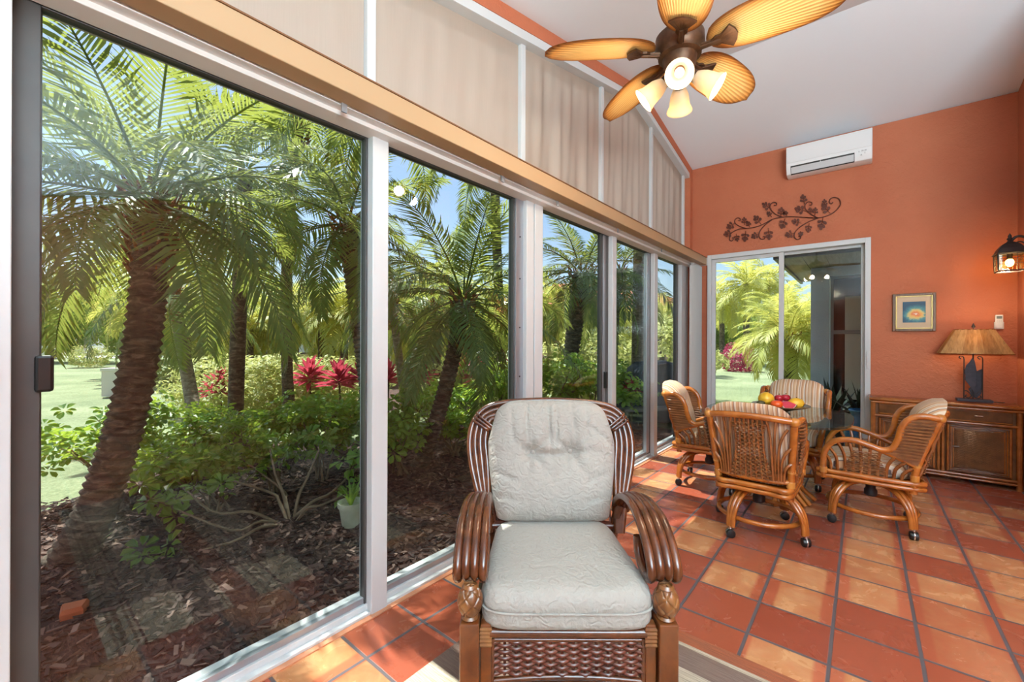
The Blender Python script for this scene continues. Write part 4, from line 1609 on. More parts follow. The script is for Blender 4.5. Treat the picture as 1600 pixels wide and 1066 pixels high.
# remote control in its holder
RC = thing('remote_control', 'small white remote control in a wall holder above the table lamp', 'remote control', (1.015, YB, 1.55))
build('holder', MB().box((-0.032, -0.024, -0.07), (0.032, 0.0, 0.0)), M['acw'], RC, 0, bevel=0.004)
rb = build('body', MB().box((-0.026, -0.030, -0.062), (0.026, -0.010, 0.068)), M['acw'], RC, 0, bevel=0.005)
M['lcd'] = pm('lcd_grey', (112, 120, 118), 0.25)
build('display', MB().box((-0.018, -0.0315, 0.03), (0.018, -0.029, 0.056)), M['lcd'], RC, 0)
m = MB()
for i in range(3):
    for j in range(2):
        m.cbox((-0.012 + 0.012 * i, -0.0315, 0.014 - 0.014 * j), (0.007, 0.003, 0.005))
build('buttons', m, M['acg'], RC, 0)

# ---------------------------------------------------------------- wall lantern
LX, LY, LZ = 1.002, 5.70, 1.985
LN = thing('wall_lantern', 'dark metal carriage lantern with a lit bulb on the right wall', 'lantern', (LX, LY, LZ))
hw = 0.076
m = MB()
for sx_ in (-1, 1):
    for sy in (-1, 1):
        m.tube([(sx_ * hw, sy * hw, 0.0), (sx_ * (hw + 0.006), sy * (hw + 0.006), 0.15)], 0.006, 6)
for z, e in ((0.0, 0), (0.148, 0.006)):
    m.tube([(-hw - e, -hw - e, z), (hw + e, -hw - e, z), (hw + e, hw + e, z), (-hw - e, hw + e, z)], 0.006, 6, closed=True)
for z in (0.06, 0.105):
    m.tube([(-hw - 0.003, -hw - 0.003, z), (hw + 0.003, -hw - 0.003, z), (hw + 0.003, hw + 0.003, z), (-hw - 0.003, hw + 0.003, z)], 0.002, 5, closed=True)
for s in (-0.4, 0.4):
    for f in (-1, 1):
        m.tube([(s * hw, f * hw, 0.0), (s * hw, f * (hw + 0.005), 0.148)], 0.002, 5)
        m.tube([(f * hw, s * hw, 0.0), (f * (hw + 0.005), s * hw, 0.148)], 0.002, 5)
build('cage', m, M['iron'], LN, 40)
m = MB()
T = [(hw + 0.022, 0.152), (hw + 0.010, 0.165), (hw - 0.004, 0.20), (hw - 0.024, 0.232), (hw - 0.05, 0.252), (0.012, 0.262)]
vs, fs = [], []
for r, z in T:
    for k in range(4):
        a = PI / 4 + k * PI / 2
        vs.append((math.copysign(r, math.cos(a)), math.copysign(r, math.sin(a)), z))
for i in range(len(T) - 1):
    for k in range(4):
        l = (k + 1) % 4
        fs.append((i * 4 + k, i * 4 + l, (i + 1) * 4 + l, (i + 1) * 4 + k))
fs += [(3, 2, 1, 0), tuple(range(4 * len(T) - 4, 4 * len(T)))]
m.add(vs, fs)
build('roof', m, M['iron'], LN, 0, bevel=0.003)
build('finial', MB().lathe([(0.02, 0.258), (0.012, 0.27), (0.02, 0.285), (0.011, 0.298), (0.013, 0.31), (0.0, 0.338)], 16), M['iron'], LN, 60)
m = MB()
e = 0.004
for s in (-1, 1):
    m.box((s * hw - 0.001, -hw, 0.004), (s * hw + 0.001, hw, 0.146)).box((-hw, s * hw - 0.001, 0.004), (hw, s * hw + 0.001, 0.146))
M['seedy'] = glass_mat('pale_amber_glass', (255, 244, 218), 1.2)
build('glass', m, M['seedy'], LN, 0)
m = MB().tube([(0, 0, 0.255), (0.04, 0, 0.30), (0.09, 0, 0.285), (0.126, 0, 0.22)], 0.011, 8, smooth=6)
m.tube([(0.03, 0, 0.245), (0.07, 0, 0.25), (0.126, 0, 0.19)], 0.006, 6, smooth=5)
build('arm', m, M['iron'], LN, 60)
m = MB().box((0.119, -0.05, 0.10), (0.133, 0.05, 0.27))
build('wall_plate', m, M['iron'], LN, 0, bevel=0.006)
m = MB().ell((0, 0, 0.075), (0.027, 0.027, 0.036), 18, 12)
bl = build('bulb', m, emit_mat('lantern_bulb', (255, 226, 170), 9.0), LN, 180)
build('socket', MB().lathe([(0.018, 0.105), (0.018, 0.16)], 14), M['iron'], LN, 40)
point_light('lantern_light', (0, -0.0, 0.02), 5.0, (1.0, 0.74, 0.44), 0.03, LN)

# ---------------------------------------------------------------- table lamp on the sideboard
TL = thing('table_lamp', 'table lamp with a slatted tan shade and a dark banana-leaf base', 'lamp', (0.828, 6.02, 0.776))
M['lampblue'] = pm('dark_patina', (44, 46, 60), 0.55, (66, 62, 74), (30, 30, 30))
build('base', MB().box((-0.115, -0.055, 0.0), (0.125, 0.055, 0.026)), M['lampblue'], TL, 0, bevel=0.004)
m = MB()
for s in (-1, 1):
    m.tube([(s * 0.062, 0, 0.026), (s * 0.062, 0, 0.41)], 0.0045, 6)
    m.tube([(s * 0.062, 0, 0.40), (s * 0.066, 0, 0.43), (s * 0.088, 0, 0.44), (s * 0.096, 0, 0.425), (s * 0.082, 0, 0.412)] if s < 0 else [(s * 0.062, 0, 0.40), (s * 0.058, 0, 0.43), (s * 0.036, 0, 0.44), (s * 0.03, 0, 0.425), (s * 0.044, 0, 0.412)], 0.0045, 6, smooth=4)
    m.tube([(s * 0.06, 0, 0.10), (s * 0.04, 0, 0.10), (s * 0.012, 0, 0.06), (s * 0.03, 0, 0.035), (s * 0.052, 0, 0.045), (s * 0.045, 0, 0.065)], 0.0045, 6, smooth=4)
m.tube([(0.0, 0.01, 0.03), (0.0, 0.01, 0.47)], 0.006, 8)
build('scrollwork', m, M['iron'], TL, 60)
for nm, pts, bend in (('leaf', [(0.02, 0.03), (0.055, 0.08), (0.066, 0.2), (0.058, 0.32), (0.03, 0.30), (0.012, 0.285), (-0.012, 0.26), (-0.005, 0.22), (-0.03, 0.2), (-0.015, 0.14), (-0.03, 0.12), (-0.004, 0.05)], 0.02),
                      ('leaf', [(0.0, 0.10), (0.018, 0.18), (0.02, 0.30), (0.005, 0.40), (-0.01, 0.425), (-0.03, 0.38), (-0.05, 0.35), (-0.062, 0.29), (-0.055, 0.25), (-0.058, 0.21), (-0.035, 0.17)], -0.012)):
    m = MB()
    n = len(pts)
    vs = [(x, bend - 0.012 + 1.5 * (x - 0.01) ** 2, z) for x, z in pts] + [(x, bend - 0.006 + 1.5 * (x - 0.01) ** 2, z) for x, z in pts]
    m.add(vs, [tuple(range(n)), tuple(range(2 * n - 1, n - 1, -1))] + [(i, (i + 1) % n, n + (i + 1) % n, n + i) for i in range(n)])
    build(nm, m, M['lampblue'], TL, 0)


def slat_mat():
    t = NT('shade_slats')
    tc = t.n('TexCoord')
    n1 = t.noise(t.coord('Object', (60, 60, 3)), 1.0, 3)
    g = t.n('NewGeometry')
    n1 = t.math('ADD', t.math('MULTIPLY', n1, 0.5), t.math('MULTIPLY', g.outputs['Random Per Island'], 0.5))
    c = t.ramp(n1, [(0.25, lin((112, 78, 42))), (0.5, lin((196, 156, 96))), (0.6, lin((150, 116, 66))), (0.75, lin((206, 170, 112)))])
    p = t.n('BsdfPrincipled')
    t.set(p, 'Base Color', c)
    t.set(p, 'Roughness', 0.6)
    tr = t.n('BsdfTranslucent')
    t.set(tr, 0, lin((230, 180, 100)))
    mx = t.n('MixShader')
    t.set(mx, 0, 0.3)
    t.t.links.new(p.outputs[0], mx.inputs[1])
    t.t.links.new(tr.outputs[0], mx.inputs[2])
    t.t.links.new(mx.outputs[0], t.out.inputs[0])
    return t.m


m = MB()
ZB, ZT = 0.465, 0.70
B2, T2, BD2, TD2 = 0.242, 0.128, 0.135, 0.075
cor_b = [(-B2, -BD2), (B2, -BD2), (B2, BD2), (-B2, BD2)]
cor_t = [(-T2, -TD2), (T2, -TD2), (T2, TD2), (-T2, TD2)]
for k in range(4):
    b0, b1 = Vector(cor_b[k]), Vector(cor_b[(k + 1) % 4])
    t0, t1 = Vector(cor_t[k]), Vector(cor_t[(k + 1) % 4])
    n = 13 if k % 2 == 0 else 7
    nn = (b1 - b0).normalized()
    nr = Vector((nn.y, -nn.x))
    for i in range(n):
        f0, f1 = i / n, (i + 0.96) / n
        o = nr * (0.003 if i % 2 else 0.0)
        q = [b0.lerp(b1, f0) + o, b0.lerp(b1, f1) + o, t0.lerp(t1, f1) + o, t0.lerp(t1, f0) + o]
        w = nr * 0.0025
        m.add([(p.x, p.y, z) for p, z in zip(q, (ZB, ZB, ZT, ZT))] + [(p.x - w.x, p.y - w.y, z) for p, z in zip(q, (ZB, ZB, ZT, ZT))],
              [(0, 1, 2, 3), (7, 6, 5, 4), (0, 4, 5, 1), (1, 5, 6, 2), (2, 6, 7, 3), (3, 7, 4, 0)])
sh = build('lamp_shade', m, slat_mat(), TL, 0)
m = MB()
m.tube([(x, y, ZB) for x, y in cor_b], 0.004, 6, closed=True).tube([(x, y, ZT) for x, y in cor_t], 0.004, 6, closed=True)
m.tube([(-T2, 0, ZT), (T2, 0, ZT)], 0.003, 6)
build('rim', m, M['rattan_brown'], sh, 60)
build('finial', MB().lathe([(0.004, 0.68), (0.004, 0.715), (0.014, 0.722), (0.014, 0.73), (0.0, 0.765)], 14), M['iron'], TL, 60)
point_light('table_lamp_light', (0, 0, 0.60), 1.6, (1.0, 0.76, 0.46), 0.03, TL)
build('cord', MB().tube([(0.12, 0.02, 0.006), (0.15, 0.03, 0.005), (0.19, 0.02, 0.005), (0.21, 0.05, 0.005)], 0.004, 6, smooth=4), M['black'], TL, 60)

# ================================================================= outdoors
GZ = -0.10


def ground(u, v, z=GZ):
    r = at(u, v, 1.0) - EYE
    return EYE + r * ((z - EYE.z) / r.z)


def lawn_mat():
    t = NT('lawn_grass')
    v = t.coord('Object')
    n1 = t.noise(v, 0.5, 4, 0.6)
    n2 = t.noise(v, 26, 3, 0.7)
    c = t.ramp(t.math('ADD', t.math('MULTIPLY', n1, 0.5), t.math('MULTIPLY', n2, 0.5)), [(0.3, lin((108, 124, 86))), (0.5, lin((150, 164, 122))), (0.7, lin((190, 198, 156)))])
    t.principled(Base_Color=c, Roughness=0.9, Normal=t.bump(t.noise(v, 60, 3, 0.7), 0.9, 0.05))
    return t.m


def mulch_mat():
    t = NT('mulch_soil')
    v = t.coord('Object')
    n1 = t.noise(t.coord('Object', (14, 40, 20)), 1.0, 4, 0.65, 1.0)
    c = t.ramp(n1, [(0.3, lin((40, 28, 26))), (0.5, lin((78, 56, 50))), (0.7, lin((122, 96, 86)))])
    t.principled(Base_Color=c, Roughness=0.95, Normal=t.bump(n1, 1.0, 0.03))
    return t.m


M['lawn'], M['mulch'] = lawn_mat(), mulch_mat()
m = MB()
NR = 48
m.add([(-120 + 0 * k, -60, GZ - 0.03) for k in range(1)] + [(60, -60, GZ - 0.03), (60, 160, GZ - 0.03), (-120, 160, GZ - 0.03)], [(0, 1, 2, 3)])
struct('ground', m, M['lawn'], smooth=0, label='sunny lawn that runs out to the street', cat='ground')


def bed(poly, z, name='mulch_bed', label='dark bark mulch bed between the house and the lawn', lift=0.03):
    m = MB()
    n = len(poly)
    c = Vector((sum(p[0] for p in poly) / n, sum(p[1] for p in poly) / n, z + lift))
    pts = [Vector((p[0], p[1], z - 0.03)) for p in poly]
    inner = [p.lerp(c, 0.12) + Vector((0, 0, 0.03 + lift * 0.8)) for p in pts]
    m.add(pts + inner + [c], [(i, (i + 1) % n, n + (i + 1) % n, n + i) for i in range(n)] + [(n + i, n + (i + 1) % n, 2 * n) for i in range(n)])
    o = struct(name, m, M['mulch'], smooth=180)
    o['label'] = label
    o['category'] = 'ground'
    return o


bed([(-1.9, -2.5), (-1.9, 7.0), (-3.6, 7.4), (-5.0, 6.2), (-5.2, 4.4), (-5.6, 2.9), (-6.6, 2.4), (-7.3, 2.0), (-7.0, 1.3), (-5.8, 0.7), (-5.2, 0.0), (-5.0, -1.2), (-4.6, -2.5)], GZ)
bed([(-7.6, 3.0), (-7.4, 6.0), (-6.6, 9.5), (-7.8, 13), (-11, 13), (-12, 8), (-12, 4), (-10.5, 2.4)], GZ, 'mulch_bed', 'second mulch bed under the red ti plants and the hedge', 0.02)
# bark chips, past counting: one object
m = MB()
rb_ = random.Random(3)
M['bark'] = None


def bark_mat():
    t = NT('bark_chips')
    g = t.n('NewGeometry')
    c = t.ramp(g.outputs['Random Per Island'], [(0.0, lin((34, 24, 24))), (0.5, lin((62, 46, 42))), (0.8, lin((96, 74, 66))), (0.96, lin((140, 116, 104)))])
    t.principled(Base_Color=c, Roughness=0.85)
    return t.m


for i in range(14000):
    x = -2.05 - 3.4 * rb_.random() ** 1.25
    y = -0.4 + 6.6 * rb_.random() ** 1.2
    L, w, h = rb_.uniform(0.014, 0.042), rb_.uniform(0.006, 0.016), rb_.uniform(0.003, 0.008)
    q = Matrix.Translation((x, y, GZ + 0.022 + rb_.uniform(0, 0.022))) @ Matrix.Rotation(rb_.uniform(0, PI), 4, 'Z') @ Matrix.Rotation(rb_.gauss(0, 0.25), 4, 'Y') @ Matrix.Rotation(rb_.gauss(0, 0.35), 4, 'X')
    m.T = q
    m.add([(-L, -w * 0.6, 0), (L * 0.8, -w, 0), (L, w * 0.7, 0), (-L * 0.9, w, 0), (-L, -w * 0.6, h), (L * 0.8, -w, h), (L, w * 0.7, h), (-L * 0.9, w, h)], [(4, 5, 6, 7), (0, 1, 5, 4), (1, 2, 6, 5), (2, 3, 7, 6), (3, 0, 4, 7)])
o = build('bark_chips', m, bark_mat(), None, 0)
tag(o, 'loose bark chips covering the planting bed by the windows', 'mulch', kind='stuff')

# ---------------------------------------------------------------- palms
M['frond'] = leaf_mat('palm_frond', (40, 76, 42), (80, 112, 60), (184, 194, 90), 0.42, 0.40, (1.5, 1.5, 1.5))
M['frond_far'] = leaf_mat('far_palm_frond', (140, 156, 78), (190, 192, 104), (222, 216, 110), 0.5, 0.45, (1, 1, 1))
M['rachis'] = M['frond']


def trunk_mat(name, a, b, c):
    t = NT(name)
    v = t.coord('Object', (10, 10, 26))
    n1 = t.noise(v, 1.0, 4, 0.65, 0.8)
    col = t.ramp(n1, [(0.28, lin(a)), (0.5, lin(b)), (0.72, lin(c))])
    t.principled(Base_Color=col, Roughness=0.9, Normal=t.bump(n1, 0.9, 0.03))
    return t.m


M['trunk'] = trunk_mat('palm_trunk', (42, 36, 30), (88, 78, 66), (148, 136, 118))
M['trunk_grey'] = trunk_mat('grey_palm_trunk', (92, 84, 72), (142, 132, 116), (190, 182, 166))
M['boots'] = trunk_mat('palm_boots', (66, 38, 20), (128, 82, 44), (178, 130, 74))


def frond_mb(L, droop, npair, ll, lw, seed, mb=None, T=None):
    rr = random.Random(seed)
    m = mb or MB()
    old = m.T
    m.T = T
    NS = 14
    pts, tans = [Vector((0, 0, 0))], []
    ang = 0.0
    for i in range(NS):
        s = (i + 0.5) / NS
        ang = -droop * s ** 1.35
        tans.append(ang)
        pts.append(pts[-1] + Vector((math.cos(ang), 0, math.sin(ang))) * (L / NS))
    m.tube(pts, [0.011 * (1 - 0.85 * i / NS) * (L / 1.3) for i in range(NS + 1)], 5, cap=False)
    vs, fs = [], []
    for k in range(npair):
        s = 0.14 + 0.86 * (k + 0.5) / npair
        fi = s * NS
        i = min(NS - 1, int(fi))
        p = pts[i].lerp(pts[i + 1], fi - i)
        a = tans[i]
        t = Vector((math.cos(a), 0, math.sin(a)))
        up = Vector((-math.sin(a), 0, math.cos(a)))
        ln = ll * (0.45 + 0.55 * math.sin(PI * min(1, 0.25 + s * 0.78))) * (1.0 - 0.35 * max(0, s - 0.8) / 0.2)
        sweep = 0.95 - 0.55 * s
        for sd in (-1, 1):
            sw = sweep + rr.uniform(-0.10, 0.10)
            d = t * math.sin(PI / 2 - sw - 0.25 + 0.0) + Vector((0, sd, 0)) * math.cos(PI / 2 - sw - 0.25) + up * rr.uniform(0.0, 0.22)
            d.normalize()
            l2 = ln * rr.uniform(0.9, 1.1)
            side = d.cross(up).normalized() * (lw * 0.5)
            mid = p + d * (l2 * 0.45) + Vector((0, 0, -0.04 * l2))
            tip = p + d * (l2 * 0.92) + Vector((0, 0, -0.34 * l2))
            b = len(vs)
            fold = up * (lw * 0.25)
            vs += [p - side * 0.4, p + side * 0.4, mid + side + fold, mid - side + fold, tip]
            fs += [(b, b + 1, b + 2, b + 3), (b + 3, b + 2, b + 4)]
    m.add(vs, fs)
    m.T = old
    return m


FRMESH = {}


def frond_data(kind, mat, L, npair, ll, lw):
    key = (kind, mat.name)
    if key not in FRMESH:
        out = []
        for v, dr in enumerate((0.9, 1.3, 1.7, 2.1)):
            o = build('frond', frond_mb(L, dr, npair, ll, lw, 10 * v + 1), mat, None, 0)
            out.append(o.data)
            bpy.data.objects.remove(o)
        FRMESH[key] = out
    return FRMESH[key]


def trunk_mb(base, top, bow, r0, r1, ridge=0.12, ring=0.055, n=16, mid=None):
    base, top = Vector(base), Vector(top)
    L = (top - base).length
    ns = max(8, int(L / ring) * 2)
    c = mid if mid is not None else (base + top) / 2 + Vector(bow)
    m = MB()
    pts, rs = [], []
    for i in range(ns + 1):
        s = i / ns
        p = base * (1 - s) ** 2 + c * 2 * s * (1 - s) + top * s * s
        pts.append(p)
        flare = 0.5 * max(0, 1 - s * 6) ** 2
        rs.append((r0 * (1 - s) + r1 * s) * (1 + flare + ridge * (1 if i % 2 else -0.35)))
    m.tube(pts, rs, n)
    return m


def palm(label, base, top, r0, r1, nf, L=1.35, mat='frond', tmat='trunk', mid=None, seed=1, group='palms in the garden', ll=0.36, lw=0.024, npair=46, emin=-45, emax=78, ridge=0.14, boots=True, sc=1.0):
    rr = random.Random(seed)
    base, top = Vector(base), Vector(top)
    t = thing('palm_tree', label, 'palm', base, 0, group)
    loc = top - base
    midl = (Vector(mid) - base) * 2 - loc * 0.5 if mid is not None else loc / 2 + Vector((rr.uniform(-.1, .1), rr.uniform(-.1, .1), 0))
    build('trunk', trunk_mb((0, 0, -0.1), loc, (0, 0, 0), r0, r1, ridge, mid=midl), M[tmat], t, 25)
    if boots:
        m = MB()
        for k in range(70):
            a = k * 2.399
            z = -0.5 + 0.6 * k / 70
            r = r1 * (1.0 + 0.45 * (k / 70))
            p = loc + Vector((math.cos(a) * r, math.sin(a) * r, z * (L / 1.35)))
            m.tube([p, p + Vector((math.cos(a) * 0.05, math.sin(a) * 0.05, 0.07)) * (L / 1.35)], [0.018 * L / 1.35, 0.006], 5)
        build('leaf_bases', m, M['boots'], t, 0)
    data = frond_data('near%.2f_%.2f' % (L, ll), M[mat], L, npair, ll, lw)
    for k in range(nf):
        f = (k + 0.5) / nf
        el = emax + (emin - emax) * f ** 0.85 + rr.uniform(-7, 7)
        az = k * 2.39996 + rr.uniform(-0.2, 0.2)
        v = 0 if f < 0.25 else (rr.choice((1, 2)) if f < 0.7 else rr.choice((0, 1, 1)))
        o = bpy.data.objects.new('frond', data[v])
        COL.objects.link(o)
        o.parent = t
        o.rotation_mode = 'QUATERNION'
        o.rotation_quaternion = Quaternion((0, 0, 1), az) @ Quaternion((0, 1, 0), -math.radians(el)) @ Quaternion((1, 0, 0), rr.uniform(-0.35, 0.35))
        o.location = loc + Vector((math.cos(az), math.sin(az), 0)) * r1 * 0.5 + Vector((0, 0, 0.08 - 0.12 * f))
        s = rr.uniform(0.85, 1.12) * sc
        o.scale = (s, s, s)
    return t


g_ = ground
palm('leaning palm closest to the largest window, its dark trunk ringed with old leaf bases', g_(96, 884), at(236, 318, 3.08), 0.105, 0.10, 36, 1.5, mid=at(206, 620, 2.93), seed=3, emin=-30, npair=50, lw=0.02)
palm('tall palm with a smooth green-brown trunk between the bushes', g_(368, 694), at(383, 268, 5.6), 0.095, 0.085, 20, 1.7, mid=at(372, 520, 5.6), seed=5, ridge=0.04, boots=False)
palm('palm with a shaggy brown neck beside the first white post', g_(588, 720), at(541, 352, 5.1), 0.085, 0.11, 22, 1.45, mid=at(570, 560, 5.1), seed=8)
palm('palm with a pale lichened trunk behind the leaning palm', g_(318, 715), at(268, 450, 6.3), 0.09, 0.08, 16, 1.45, tmat='trunk_grey', mid=at(296, 600, 6.2), seed=11, ridge=0.05)
palm('leaning palm in the middle of the second window', g_(650, 732), at(724, 470, 4.85), 0.085, 0.085, 30, 1.5, mid=at(692, 620, 4.85), seed=14)
palm('slender palm with a mottled trunk at the left of the second window', g_(640, 662), at(612, 470, 7.4), 0.075, 0.065, 18, 1.45, tmat='trunk_grey', mid=at(628, 590, 7.3), seed=17, ridge=0.04)
palm('thin straight palm further back in the second window', g_(680, 635), at(681, 462, 9.2), 0.09, 0.08, 18, 1.7, seed=19, ridge=0.05)
palm('palm with a swollen green crown seen through the sliding door', g_(884, 655), at(909, 428, 7.9), 0.10, 0.16, 28, 1.7, mid=at(888, 590, 7.9), seed=23)
palm('palm at the left edge of the largest window, only its fronds in view', (-4.5, -0.75, GZ), (-4.35, -0.55, 2.75), 0.11, 0.1, 20, 1.6, seed=29)
palm('dark palm with drooping fronds in front of the grey royal palm', g_(961, 655), at(968, 425, 8.3), 0.075, 0.07, 18, 1.5, seed=31)
palm('bright feathery palm on the lawn beyond the glass door', (-1.30, 11.6, GZ), (-1.32, 11.62, 1.42), 0.17, 0.16, 46, 1.3, 'frond_far', 'trunk', seed=37, ll=0.42, lw=0.022, npair=50, emin=-30)
palm('tall palm with high fronds behind the bushes of the first window', g_(455, 668), at(470, 170, 7.0), 0.085, 0.08, 18, 1.7, mid=at(448, 420, 6.9), seed=41, ridge=0.05)
palm('tall palm rising out of view over the second window', g_(790, 660), at(770, 215, 7.6), 0.085, 0.08, 18, 1.7, seed=43, ridge=0.05)

p = at(595, 529, 4.5)  # palm added with its trunk hidden, to shade the floor by the second window
palm('tall palm added behind the first white post, its hidden crown shading the floor', (p.x, p.y, GZ), at(595.5, 90, 4.5), 0.065, 0.06, 18, 1.6, seed=51, ridge=0.05)
# grey royal palm, trunk in view and crown far above
p = g_(1003, 652)
rp = palm('smooth grey royal palm trunk behind the covered grill', p, (p.x + 0.1, p.y, 7.2), 0.20, 0.16, 14, 1.7, 'frond', 'trunk_grey', seed=47, ridge=0.015, boots=False, sc=1.6)

# palms further off: one crown mesh each
FAR = []
for v in range(3):
    m = MB()
    rr = random.Random(v + 60)
    for k in range(26):
        f = (k + 0.5) / 26
        el = 72 - 105 * f + rr.uniform(-8, 8)
        az = k * 2.39996 + rr.uniform(-0.2, 0.2)
        T = Matrix.Rotation(az, 4, 'Z') @ Matrix.Rotation(-math.radians(el), 4, 'Y') @ Matrix.Rotation(rr.uniform(-.3, .3), 4, 'X')
        frond_mb(1.6, rr.uniform(1.0, 1.9), 22, 0.46, 0.05, v * 40 + k, m, T)
    o = build('crown', m, M['frond_far'], None, 0)
    FAR.append(o.data)
    bpy.data.objects.remove(o)
tm = build('trunk', trunk_mb((0, 0, -1.0), (0, 0, 0), (0, 0, 0), 0.11, 0.10, 0.06, n=10), M['trunk'], None, 25)
TRM = tm.data
bpy.data.objects.remove(tm)
rr = random.Random(5)
FARLAB = 'yellow-green palm in the row along the far side of the garden'


def far_palm(x, y, h, s, label=FARLAB, group='palms across the lawn', v=None):
    t = thing('palm_tree', label, 'palm', (x, y, GZ), rr.uniform(0, 6), group)
    for nm, d, z, sc in (('crown', FAR[rr.randrange(3) if v is None else v], h, (s, s, s)), ('trunk', TRM, h, (s, s, h))):
        o = bpy.data.objects.new(nm, d)
        COL.objects.link(o)
        o.parent = t
        o.location = (0, 0, z)
        o.scale = sc
    return t


for i in range(26):
    u = 215 + 630 * (i + 0.5) / 26 + rr.uniform(-14, 14)
    d = rr.uniform(11.5, 18)
    p = at(u, 529, d)
    far_palm(p.x, p.y, rr.uniform(1.5, 2.9), rr.uniform(0.9, 1.25))
for u, d, h, s in ((870, 15, 2.6, 1.2), (925, 17, 2.2, 1.2), (980, 19, 2.0, 1.2), (1035, 18, 2.4, 1.1)):
    p = at(u, 529, d)
    far_palm(p.x, p.y, h, s, 'yellow-green palm seen low through the sliding door and the windows past it')
for u, d, h, s, lb in ((1166, 24, 4.6, 1.5, 'tall pale palm at the left of the glass door view'), (1128, 26, 3.6, 1.5, 'shorter pale palm at the left edge of the glass door view'),
                       (1200, 30, 5.6, 1.5, 'tall palm behind the feathery palm, against the sky'), (1222, 21, 3.0, 1.3, 'mid-height palm just behind the feathery palm')):
    p = at(u, 529, d)
    far_palm(p.x, p.y, h, s, lb)

# ---------------------------------------------------------------- shrubs
M['scheff'] = leaf_mat('glossy_shrub_leaf', (66, 108, 44), (112, 150, 62), (190, 214, 80), 0.3, 0.42, (4, 4, 4))
M['twig'] = pm('shrub_twig', (96, 84, 66), 0.85, (136, 122, 100))


def shrub_mesh(seed, h, spread, nwh, lsize):
    rr = random.Random(seed)
    br, lf = MB(), MB()
    ends = []
    for k in range(7):
        a = k * 2.4 + rr.uniform(-.5, .5)
        sp = spread * rr.uniform(0.35, 1.0)
        top = Vector((math.cos(a) * sp, math.sin(a) * sp, h * rr.uniform(0.55, 0.95)))
        md = Vector((top.x * 0.35, top.y * 0.35, top.z * 0.5)) + Vector((rr.uniform(-.06, .06), rr.uniform(-.06, .06), 0))
        br.tube([(rr.uniform(-.14, .14), rr.uniform(-.14, .14), -0.05), md, top], [0.016, 0.011, 0.006], 6, smooth=4)
        for q in range(3):
            s = rr.uniform(0.3, 0.8)
            p = md.lerp(top, s)
            e = p + Vector((rr.uniform(-1, 1) * 0.2, rr.uniform(-1, 1) * 0.2, rr.uniform(0.05, 0.25)))
            br.tube([p, (p + e) / 2 + Vector((0, 0, 0.02)), e], [0.007, 0.005, 0.003], 5)
            ends.append(e)
        ends.append(top)
    n = 0
    while n < nwh:
        c = rr.choice(ends) + Vector((rr.gauss(0, 0.07), rr.gauss(0, 0.07), rr.gauss(0.02, 0.07))) * (1 + spread * 0.5)
        if c.z < 0.08:
            continue
        n += 1
        ax = Vector((rr.gauss(0, 0.5) + c.x * 0.8, rr.gauss(0, 0.5) + c.y * 0.8, 1.0)).normalized()
        u = ax.orthogonal().normalized()
        w = ax.cross(u)
        a0 = rr.uniform(0, 6)
        for k in range(7):
            a = a0 + 2 * PI * k / 7
            d = (u * math.cos(a) + w * math.sin(a)) * 0.93 + ax * rr.uniform(-0.15, 0.3)
            d.normalize()
            sd = ax.cross(d).normalized()
            L = lsize * rr.uniform(0.75, 1.15)
            wd = L * 0.36
            b0 = c + d * L * 0.25
            pt = [b0, b0 + d * L * 0.45 + sd * wd * 0.75 + ax * 0.006, b0 + d * L * 0.8 + sd * wd * 0.8 - ax * 0.01, b0 + d * L - ax * 0.03 * L / 0.1, b0 + d * L * 0.8 - sd * wd * 0.8 - ax * 0.01, b0 + d * L * 0.45 - sd * wd * 0.75 + ax * 0.006]
            lf.add(pt, [(0, 1, 2, 3), (0, 3, 4, 5)])
    return br, lf


SHR = []
for v, (h, sp, n) in enumerate(((1.0, 0.55, 120), (0.85, 0.6, 110), (0.6, 0.5, 70))):
    br, lf = shrub_mesh(v + 80, h, sp, n, 0.088)
    a, b = build('branches', br, M['twig'], None, 60), build('foliage', lf, M['scheff'], None, 0)
    SHR.append((a.data, b.data))
    bpy.data.objects.remove(a)
    bpy.data.objects.remove(b)


def shrub(u, v, kind, s, label, rz=0, z=0.0):
    p = ground(u, v, GZ + 0.02)
    t = thing('leafy_shrub', label, 'shrub', p, rz, 'glossy green shrubs in the mulch bed')
    for nm, d in zip(('branches', 'foliage'), SHR[kind]):
        o = bpy.data.objects.new(nm, d)
        COL.objects.link(o)
        o.parent = t
        o.scale = (s, s, s)
    return t


shrub(160, 790, 0, 0.8, 'glossy shrub left of the leaning palm trunk, in front of the lawn', 0.5)
shrub(262, 812, 2, 0.9, 'low sparse glossy shrub right of the leaning palm foot', 1.2)
shrub(345, 800, 1, 0.62, 'glossy shrub with bare crossing stems under the first window centre', 2.2)
shrub(430, 775, 0, 0.72, 'dense glossy shrub in front of the smooth-trunked palm', 3.0)
shrub(505, 755, 0, 0.82, 'tall glossy shrub below the red ti plants in the first window', 4.1)
shrub(560, 742, 1, 0.95, 'glossy shrub beside the first white post', 5.2)
shrub(285, 755, 0, 0.68, 'glossy shrub tucked behind the leaning palm trunk', 0.9)
shrub(380, 735, 1, 0.72, 'glossy shrub at the foot of the smooth-trunked palm', 3.9)
shrub(625, 745, 2, 1.0, 'small glossy shrub at the left of the second window', 2.8)
shrub(688, 690, 1, 0.95, 'glossy shrub behind the foot of the second window palm', 1.9)
shrub(745, 672, 0, 0.9, 'glossy shrub left of the double post', 0.2)
shrub(800, 662, 0, 0.95, 'glossy shrub against the double white post', 2.0)
shrub(710, 715, 2, 0.9, 'low glossy shrub behind the big armchair back', 2.0)
shrub(868, 672, 0, 1.1, 'glossy shrub at the left of the sliding door view', 4.4)
shrub(920, 668, 1, 1.15, 'glossy shrub at the right of the sliding door view', 5.5)
